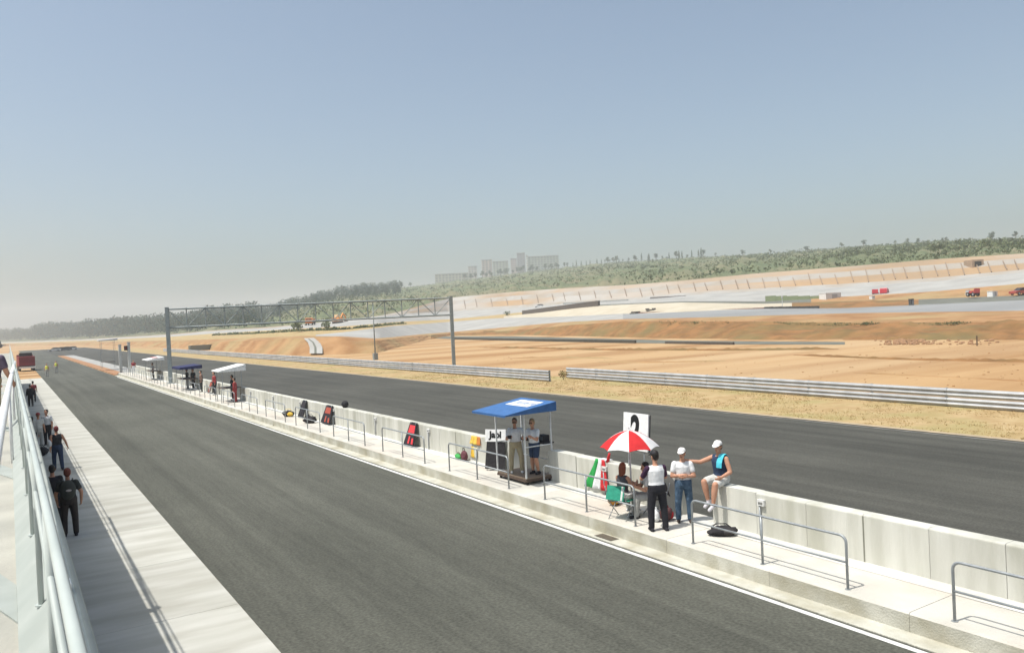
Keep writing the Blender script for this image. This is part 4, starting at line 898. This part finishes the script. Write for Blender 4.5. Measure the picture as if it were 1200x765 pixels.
# easel with board
ea = thing('easel', 'black covered easel with a white handwritten board beside the stand', 'easel', (13.22, 22.35, PZ), R(-52))
b = MB(); b.prism([(-.36, 0, .06), (.36, 0, .06), (.31, .16, .95), (-.31, .16, .95)], (0, .03, 0)); b.build('cover', M_black, ea)
b = MB(); ma = Matrix.Translation((0, .16, 1.13)) @ Matrix.Rotation(R(-8), 4, 'X'); b.box((-.36, 0, -.2), (.36, .02, .2), 0, ma); b.build('board', plain('board_white', (0.82, 0.82, 0.81)), ea)
text('Jabi', .3, plain('digit_black', (0.012, 0.012, 0.012)), ea, ma @ Matrix.Translation((0, -.004, 0.02)) @ Matrix.Rotation(R(90), 4, 'X'), 'lettering', .012)
for s in (-.3, .3): MB().tube([(s, .03, 0), (s*.85, .2, 1.0)], .016, 6).build('leg', M_steel, ea); MB().tube([(s*.8, .42, 0), (s*.7, .2, 1.0)], .016, 6).build('leg', M_steel, ea)

# ------------------------------------------------------------------ blue timing stand
ks = thing('timing_stand', 'wheeled timing stand with sloping blue canopy at the wall opening', 'stand', (12.72, 19.72, PZ), 0)
brn = plain('stand_brown', (0.10, 0.07, 0.055)); DX, DY = .95, 1.62
MB().box((0, 0, .16), (DX, DY, .20)).build('deck', plain('deck_ply', (0.20, 0.15, 0.11)), ks)
for nm, a, c in (('deck_beam', (-.02, -.02, .09), (DX+.02, .03, .158)), ('deck_beam', (-.02, DY-.03, .09), (DX+.02, DY+.02, .158)), ('deck_beam', (-.021, .03, .09), (.03, DY-.03, .157)), ('deck_beam', (DX-.03, .03, .09), (DX+.021, DY-.03, .157))): MB().box(a, c).build(nm, brn, ks)
for x in (.06, DX-.06):
    for y in (.08, DY-.08): MB().tube([(x-.025, y, .05), (x+.025, y, .05)], .05, 10).build('castor', M_black, ks)
pw = plain('post_white', (0.66, 0.67, 0.66), .5)
for x, y, z in ((0, 0, 2.22), (DX, 0, 2.36), (0, DY, 2.22), (DX, DY, 2.36)): MB().box((x-.02, y-.02, .2), (x+.02, y+.02, z)).build('post', pw, ks)
for y in (0, DY): MB().tube([(0, y, 1.12), (DX, y, 1.12)], .018, 6).build('side_rail', pw, ks)
for z in (.62, 1.12): MB().tube([(DX, 0, z), (DX, DY, z)], .018, 6).build('back_rail', pw, ks)
MB().box((DX-.24, .02, 1.13), (DX+.12, DY-.02, 1.17)).build('desk', M_black, ks)
for y in (.2, .75): 
    o = MB().box((DX-.15, y, 1.172), (DX+.08, y+.34, 1.36)).build('monitor', M_black, ks); MB().box((DX-.158, y+.03, 1.2), (DX-.151, y+.31, 1.34)).build('screen', plain('screen_grey', (0.1, 0.12, 0.13), .3), o)
BL = mat('canvas_blue', (0.05, 0.14, 0.34), (0.04, 0.115, 0.28), .75, 5); BL2 = BL
cx0, cx1, cy0, cy1 = -.82, .98, -.30, 1.62; ZL, ZH = 2.16, 2.40
b = MB(); b.prism([(cx0, cy0, ZL), (cx1, cy0, ZH), (cx1, cy0, ZH+.015), (cx0, cy0, ZL+.015)], (0, cy1-cy0, 0)); cn = b.build('canopy', BL, ks)
for yy in (cy0-.006, cy1): MB().prism([(cx0, yy, ZL-.02), (cx1, yy, ZL-.02), (cx1, yy, ZH+.012), (cx0, yy, ZL+.012)], (0, .006, 0)).build('side_valance', BL2, ks)
MB().box((cx0-.006, cy0, ZL-.05), (cx0-.001, cy1, ZL+.012)).build('front_valance', BL, ks)
sl2 = (ZH-ZL)/(cx1-cx0); zz = lambda x, e: ZL+.015+e+(x-cx0)*sl2
b = MB(); b.prism([(.15, .02, zz(.15, .003)), (.75, .02, zz(.75, .003)), (.75, .02, zz(.75, .007)), (.15, .02, zz(.15, .007))], (0, 1.22, 0)); bn = b.build('banner', plain('banner_white', (0.80, 0.80, 0.80)), ks)
for k in range(9):
    y = .08+k*.125
    for q in range(1+(k % 2)): x0 = .35+.1*q; MB().prism([(x0, y, zz(x0, .0075)), (x0+(.2 if q == 0 else .06), y, zz(x0+(.2 if q == 0 else .06), .0075)), (x0+(.2 if q == 0 else .06), y, zz(x0+(.2 if q == 0 else .06), .009)), (x0, y, zz(x0, .009))], (0, .05+.03*((k*7) % 3 == 0), 0)).build('letter_stroke', BL, bn)
person('man in white shirt and khaki trousers standing on the timing stand', (13.02, 20.72, PZ+.20), R(150), 1.68, dict(thL=(-.2, .12, -1), thR=(.14, .02, -1), uaR=(.3, .1, -.9), faR=(-.3, .8, .3), uaL=(-.5, .1, -.7), faL=(-.5, .6, .35), torso=(0, .05, 1), head=(-10, -8)), WHITE, 'short', None, KHAKI, 'long', CAPW, HAIRB, glasses=True,
       extra=lambda t, off, J: MB().box((-.06, -.03, -.05), (.06, .03, .05)).build('held_radio', M_black, t, loc=J['wr']['R']+off+V((0, .07, .02))))
person('man in white shirt and dark shorts leaning on the timing stand rail', (13.32, 20.12, PZ+.20), R(108), 1.68, dict(thL=(-.08, .25, -1), thR=(.1, -.06, -1), shL=(0, -.25, -1), uaL=(-.2, .4, -.8), faL=(.1, .9, .45), uaR=(.25, .3, -.9), faR=(-.3, .8, .3), torso=(0, .1, 1), head=(10, -10)), WHITE, 'short', None, NAVY, 'short', BLK, plain('hair_sandy', (0.35, 0.25, 0.14)), glasses=True)

# ------------------------------------------------------------------ covers and kit along the wall further on
def cover(label, y0, y1, cols, h=1.2):
    t = thing('draped_cover', label, 'cover', (13.3, (y0+y1)/2, PZ), 0); w_ = y1-y0
    b = MB(); b.prism([(-.05, -w_/2, .06), (-.05, w_/2, .06), (.24, w_*.34, .92), (.24, -w_*.34, .92)], (.055, 0, .02)); b.build('panel', cols[0], t)
    for k, (u, v, a, c) in enumerate(((-.33, .28, .55, .84), (-.44, -.26, .14, .36), (-.05, .10, .14, .42))):
        f = lambda z: -.056+.29*(z-.06)/.86
        b = MB(); b.add([(f(a)-.006, u*w_, a), (f(a)-.006, v*w_, a), (f(c)-.006, v*w_*.85, c), (f(c)-.006, u*w_*.85, c)], [(0, 1, 2, 3)]); b.prism([(f(a)-.005, u*w_, a), (f(a)-.005, v*w_, a), (f(c)-.005, v*w_*.85, c), (f(c)-.005, u*w_*.85, c)], (.004, 0, 0)); b.build('patch', cols[1], t)
    for s in (-.3, .3): MB().tube([(-.02, s*w_, 0), (.26, s*w_*.8, .95)], .016, 6).build('leg', M_steel, t)
    return t
cover('black kit cover with bold red patches leaning on the wall', 28.7, 29.6, (BLK, plain('patch_red', (0.75, 0.05, 0.06))))
cover('dark kit cover with narrow red bands next to the black helmet', 38.4, 39.7, (BLK, plain('patch_dullred', (0.38, 0.08, 0.05))))
hp2 = thing('helmet', 'black crash helmet resting on the pit wall', 'helmet', (13.76, 37.4, 1.25)); b = MB(); b.ellipsoid((0, 0, .17), (.17, .2, .18), None, 14, 10); b.build('shell', M_black, hp2, True); b = MB(); b.ellipsoid((-.06, 0, .18), (.125, .16, .07), None, 12, 8); b.build('visor', plain('visor_dark', (0.02, 0.02, 0.025), .15), hp2, True)
bagmesh('holdall', 'black bag on the platform beside the red banded cover', (12.9, 40.3, PZ), R(-40), (.7, .4, .36), M_black, M_black)
bagmesh('holdall', 'black bag with yellow pocket beside the plain black cover', (13.0, 44.3, PZ), R(-40), (.7, .4, .34), M_black, YEL)
cover('tall plain black kit cover leaning on the wall beside a bag with yellow pocket', 42.6, 43.5, (BLK, plain('patch_black', (0.03, 0.025, 0.03))))
# ------------------------------------------------------------------ far canopies
def awning(name, label, c, wx, wy, zl, zh, m, valance, shape='wedge'):
    t = thing(name, label, 'canopy', (c[0], c[1], PZ)); zl -= PZ; zh -= PZ
    for x in (-wx*.35, wx*.35):
        for y in (-wy*.4, wy*.4): MB().box((x-.02, y-.02, 0), (x+.02, y+.02, zl+(zh-zl)*(x/wx+.5)-.005)).build('post', M_steel, t)
    b = MB(); b.prism([(-wx/2, -wy/2, zl), (wx/2, -wy/2, zh), (wx/2, -wy/2, zh+.03), (-wx/2, -wy/2, zl+.03)], (0, wy, 0)); b.build('roof', m, t)
    for s in (-1, 1): y = s*(wy/2+.004); MB().prism([(-wx/2, y, zl-valance), (wx/2, y, zl-valance), (wx/2, y, zh+.02), (-wx/2, y, zl+.02)], (0, .004, 0)).build('valance', m, t)
    MB().box((-wx/2-.008, -wy/2, zl-valance), (-wx/2-.003, wy/2, zl+.02)).build('valance', m, t); MB().box((-wx*.35, -wy*.4, .95), (wx*.35, wy*.4, 1.0)).build('shelf', brn, t)
    return t
awning('awning', 'bright white sloping awning over the team at the wall', (12.85, 57.6, 0), 1.8, 2.3, 2.5, 2.85, plain('canvas_bright2', (0.82, 0.82, 0.80)), .04)
awning('awning', 'dark navy awning beyond the white awning', (12.85, 73.0, 0), 1.8, 3.6, 2.3, 2.42, plain('canvas_navy', (0.025, 0.028, 0.10)), .14)
awning('awning', 'small white awning with a red patch near the gantry post', (13.0, 93, 0), 1.6, 4.4, 2.5, 2.75, plain('canvas_bright2', (0.82, 0.82, 0.80)), .05)
tq = bpy.data.objects['awning.002']; MB().box((-.35, -1.7, 2.40), (.3, -.6, 2.43)).build('patch', plain('patch_red', (0.75, 0.05, 0.06)), tq)
pq = onz(140, 437, .06); ck = awning('parasol', 'pale parasol-like canopy above the pit exit pillars', (pq.x, pq.y+14, 0), 2.6, 2.6, 4.6, 4.75, plain('canvas_pale', (0.6, 0.62, 0.64)), .1)
for (x, y, rz, tp, bt, lab, sl_ve) in ((13.3, 64.5, 100, plain('cloth_dullred', (0.30, 0.04, 0.04)), BLK, 'person in red top by the white awning wall side', 'long'), (13.3, 58.6, 70, DKG, BLK, 'person in dark clothes under the white awning', 'long'), (12.95, 56.4, 60, plain('cloth_dullred', (0.30, 0.04, 0.04)), plain('cloth_dullred', (0.30, 0.04, 0.04)), 'person in full red overalls at the near side of the white awning', 'long'), (13.2, 69.0, 90, plain('cloth_brown', (0.2, 0.12, 0.09)), DKG, 'person in brown jacket between the white and navy awnings', 'long'),
        (13.1, 74.5, 70, DKG, GREY, 'person in dark top and grey trousers under the navy awning', 'long'), (13.2, 72.3, 120, BLK, BLK, 'person all in black under the navy awning', 'short'), (13.1, 110.0, 160, plain('cloth_maroon', (0.25, 0.03, 0.04)), WHITE, 'person in maroon top and white trousers by the gate pillars', 'short'), (13.1, 94.2, 90, GREY, BLK, 'person in grey top under the small white awning', 'short')):
    person(lab, (x, y, PZ), R(rz), rnd.uniform(1.68, 1.82), None, tp, sl_ve, None, bt, 'long', BLK, HAIRD, vox=.032)
cv = cover('narrow brown kit cover leaning on the wall near the navy awning', 66.2, 67.2, (plain('cover_brown', (0.14, 0.09, 0.07)), plain('patch_dullred', (0.38, 0.08, 0.05))))

# ================================================================== people on the apron
def backpack(mm, patch=True):
    def f(t, off, J):
        b = MB(); c = J['hip']+J['td']*.30*J['s']-J['fd']*.19+off; b.ellipsoid(c, (.19, .12, .27), None, 14, 10)
        o = obj('backpack', remesh(b, .02, 2), mm, t); 
        if patch: MB().ellipsoid(c+V((.02, -.12, 0)), (.07, .012, .03), None, 8, 6).build('badge', plain('badge_grey', (0.45, 0.42, 0.42)), o)
        for s_ in (-1, 1): MB().tube([c+V((s_*.11, .03, .24)), c+V((s_*.12, .2, .26)), c+V((s_*.12, .3, .1)), c+V((s_*.13, .25, -.12))], .018, 6).build('strap', mm, o)
    return f
WALK = dict(thL=(-.04, .28, -1), thR=(.04, -.22, -1), shL=(0, -.05, -1), shR=(0, -.4, -1), uaL=(-.2, -.25, -1), faL=(-.05, .1, -1), uaR=(.2, .25, -1), faR=(.05, .5, -1))
person('man in dark clothes with an olive backpack walking away along the apron', (1.16, 24.5, .022), R(-4), 1.80, dict(thL=(-.07, .03, -1), thR=(.09, -.03, -1), uaL=(-.4, .0, -1), faL=(.1, .25, -1), uaR=(.45, 0, -1), faR=(-.05, .25, -1)), DKG, 'short', None, plain('cloth_dark_brown', (0.035, 0.028, 0.026)), 'long', BLK, plain('hair_reddish', (0.16, 0.045, 0.03)), extra=backpack(plain('pack_olive', (0.045, 0.05, 0.045))))
person('person in black walking beside the man with the olive backpack', (.86, 25.9, .022), R(-2), 1.76, WALK, BLK, 'short', None, BLK, 'long', BLK, HAIRD, vox=.016)
person('walker in dark vest and navy trousers with a white shoulder bag', (1.45, 37.0, .022), R(8), 1.76, dict(WALK, uaR=(.5, .1, -1), faR=(.35, .3, -1)), BLK, 'none', None, NAVY, 'long', BLK, plain('hair_redbrown', (0.20, 0.04, 0.04)), vox=.016, extra=lambda t, off, J: MB().ellipsoid(J['hip']+off+V((-.26, 0, .18)), (.09, .14, .16), None, 10, 8).build('shoulder_bag', WHITE, t, True))
person('man in pale grey shirt and red cap talking in the shade', (1.02, 45.0, .022), R(200), 1.72, None, PALE, 'short', None, GREY, 'long', BLK, HAIRB, cap=plain('cap_red', (0.35, 0.06, 0.06)), vox=.018)
person('person in white shirt and dark trousers beside the man in red cap', (1.42, 46.0, .022), R(150), 1.76, None, WHITE, 'short', None, BLK, 'long', BLK, HAIRD, vox=.018)
person('person in grey top crouched behind the man in red cap', (.72, 43.2, .022), R(0), 1.70, None, GREY, 'long', None, BLK, 'long', BLK, HAIRD, vox=.018)
bagmesh('holdall', 'black holdall on the shaded apron by the talking group', (1.0, 42.0, .022), R(20), (.6, .4, .4), M_black, M_black)
person('person in black with a white sun hat far along the apron', (1.25, 73.5, .022), R(0), 1.74, None, BLK, 'long', None, BLK, 'long', BLK, HAIRD, cap=CAPW, vox=.025)
person('person in dark maroon top near the far end of the apron', (1.55, 78.5, .022), R(0), 1.74, None, plain('cloth_maroon', (0.25, 0.03, 0.04)), 'short', None, BLK, 'long', BLK, HAIRD, vox=.025)
HV = plain('hi_vis', (0.62, 0.68, 0.10), .8)
for x, y, lab in ((4.3, 128, 'marshal in yellow vest standing beside the red truck'), (5.9, 139, 'second marshal in yellow vest walking out across the lane')):
    person(lab, (x, y, .001), R(160), 1.78, None, HV, 'none', None, GREY, 'long', BLK, HAIRD, vox=.032)
# ================================================================== pit building terrace
bd = thing('pit_building', 'pit building terrace with pale floor and grey green steel edge', 'building', (0, 0, 0))
flo = mat('terrace_floor', (0.42, 0.41, 0.36), (0.34, 0.33, 0.29), .85, 1.5, .2, 30, col3=(.28, .28, .25), scale3=.8, fac3=.6); gg = mat('edge_paint', (0.36, 0.385, 0.36), (0.30, 0.325, 0.30), .6, 3, col3=(.27, .30, .28), scale3=1.2, fac3=.6)
MB().box((-6.5, -4, 3.45), (-.03, 112, 3.75)).build('terrace_slab', flo, bd)
MB().prism([(-.03, -4, 3.42), (.25, -4, 3.42), (.25, -4, 3.93), (.13, -4, 3.935), (-.03, -4, 3.78)], (0, 116, 0)).build('parapet', gg, bd)
MB().tube([(.255, -4, 3.905), (.255, 112, 3.905)], .028, 8).build('edge_pipe', gg, bd, True)
MB().box((-6.6, -4, .02), (-6.2, 112, 3.45)).build('garage_wall', M_wall, bd)
for k in range(19):
    y = 4.0+k*5.55
    MB().box((-6.19, y, .03), (-6.15, y+4.6, 3.0)).build('garage_door', plain('door_blue_grey', (0.25, 0.28, 0.3)), bd)
    MB().box((-.5, y+5.0, .03), (-.2, y+5.3, 3.45)).build('column', M_conc, bd)
    yf = 5.1+k*5.5
    MB().box((.13, yf-.06, 3.936), (.23, yf+.06, 3.99)).build('bracket', plain('bracket_white', (0.8, 0.82, 0.82), .3), bd)
    b = MB(); b.prism([(-.031, yf+.2, 3.7505), (-.031, yf+1.0, 3.7505), (-.5, yf+2.9, 3.7505), (-.5, yf+1.9, 3.7505)], (0, 0, .012)); b.build('floor_shade_plate', gg, bd)  # flat grey plates paint the shade between diagonal sun patches on the floor
tw = railing('terrace_railing', 'grey green pipe railing along the terrace edge', None, (.085, -.45, 3.886), 14, 1.85, .86, .62, mat('rail_paint', (0.42, 0.46, 0.44), (0.37, 0.41, 0.39), .5, 3), .015)
for k in range(1, 5): dup(tw, (.085, -.45+k*25.96, 3.886), None, ['', 'second run of terrace railing beyond the near run', 'third run of terrace railing above the walkers', 'fourth run of terrace railing above the far walkers', 'last run of terrace railing toward the red truck'][k])
# inner white handrail, swinging in toward the viewer
hr = thing('handrail', 'white tubular handrail curving along the inside of the terrace', 'handrail', (0, 0, 3.75))
pth = [onz(17.5, 424, 4.72), onz(14, 437, 4.72), onz(10, 455, 4.72), onz(3.5, 486, 4.72), onz(-4, 520, 4.72), onz(-16, 580, 4.72)]
MB().tube([p-V((0, 0, 3.75)) for p in pth], .035, 8).build('tube', plain('rail_white', (0.78, 0.78, 0.78), .35), hr, True)
for p in pth[:3]: MB().tube([(p.x, p.y, 0), (p.x, p.y, p.z-3.75)], .02, 6).build('post', plain('rail_white', (0.78, 0.78, 0.78), .35), hr, True)
person('spectator in grey cap and dark shirt leaning on the terrace rail', (-.30, 17.0, 3.75), R(-50), 1.62, dict(torso=(0, .18, 1), uaL=(-.2, .2, -.9), faL=(.1, .5, -.7), uaR=(.2, .2, -.9), faR=(-.1, .5, -.7), head=(20, -25)), plain('cloth_dusk', (0.12, 0.09, 0.13)), 'short', None, KHAKI, 'long', BLK, HAIRD, cap=plain('cap_grey', (0.4, 0.4, 0.42)), vox=.016)

# ================================================================== hazy air
hz = MB().box((-2600, -700, -1.2), (3600, 3400, 118)).build('haze', None)
m = bpy.data.materials.new('haze'); m.use_nodes = True; n = m.node_tree; n.nodes.remove(n.nodes['Principled BSDF'])
pv = n.nodes.new('ShaderNodeVolumePrincipled'); pv.inputs['Color'].default_value = (0.91, 0.93, 0.94, 1); pv.inputs['Density'].default_value = 0.00042; pv.inputs['Anisotropy'].default_value = 0.2
n.links.new(pv.outputs[0], n.nodes['Material Output'].inputs['Volume']); hz.data.materials.append(m)
stuff(hz, 'pale haze filling the air over the whole circuit', 'haze')
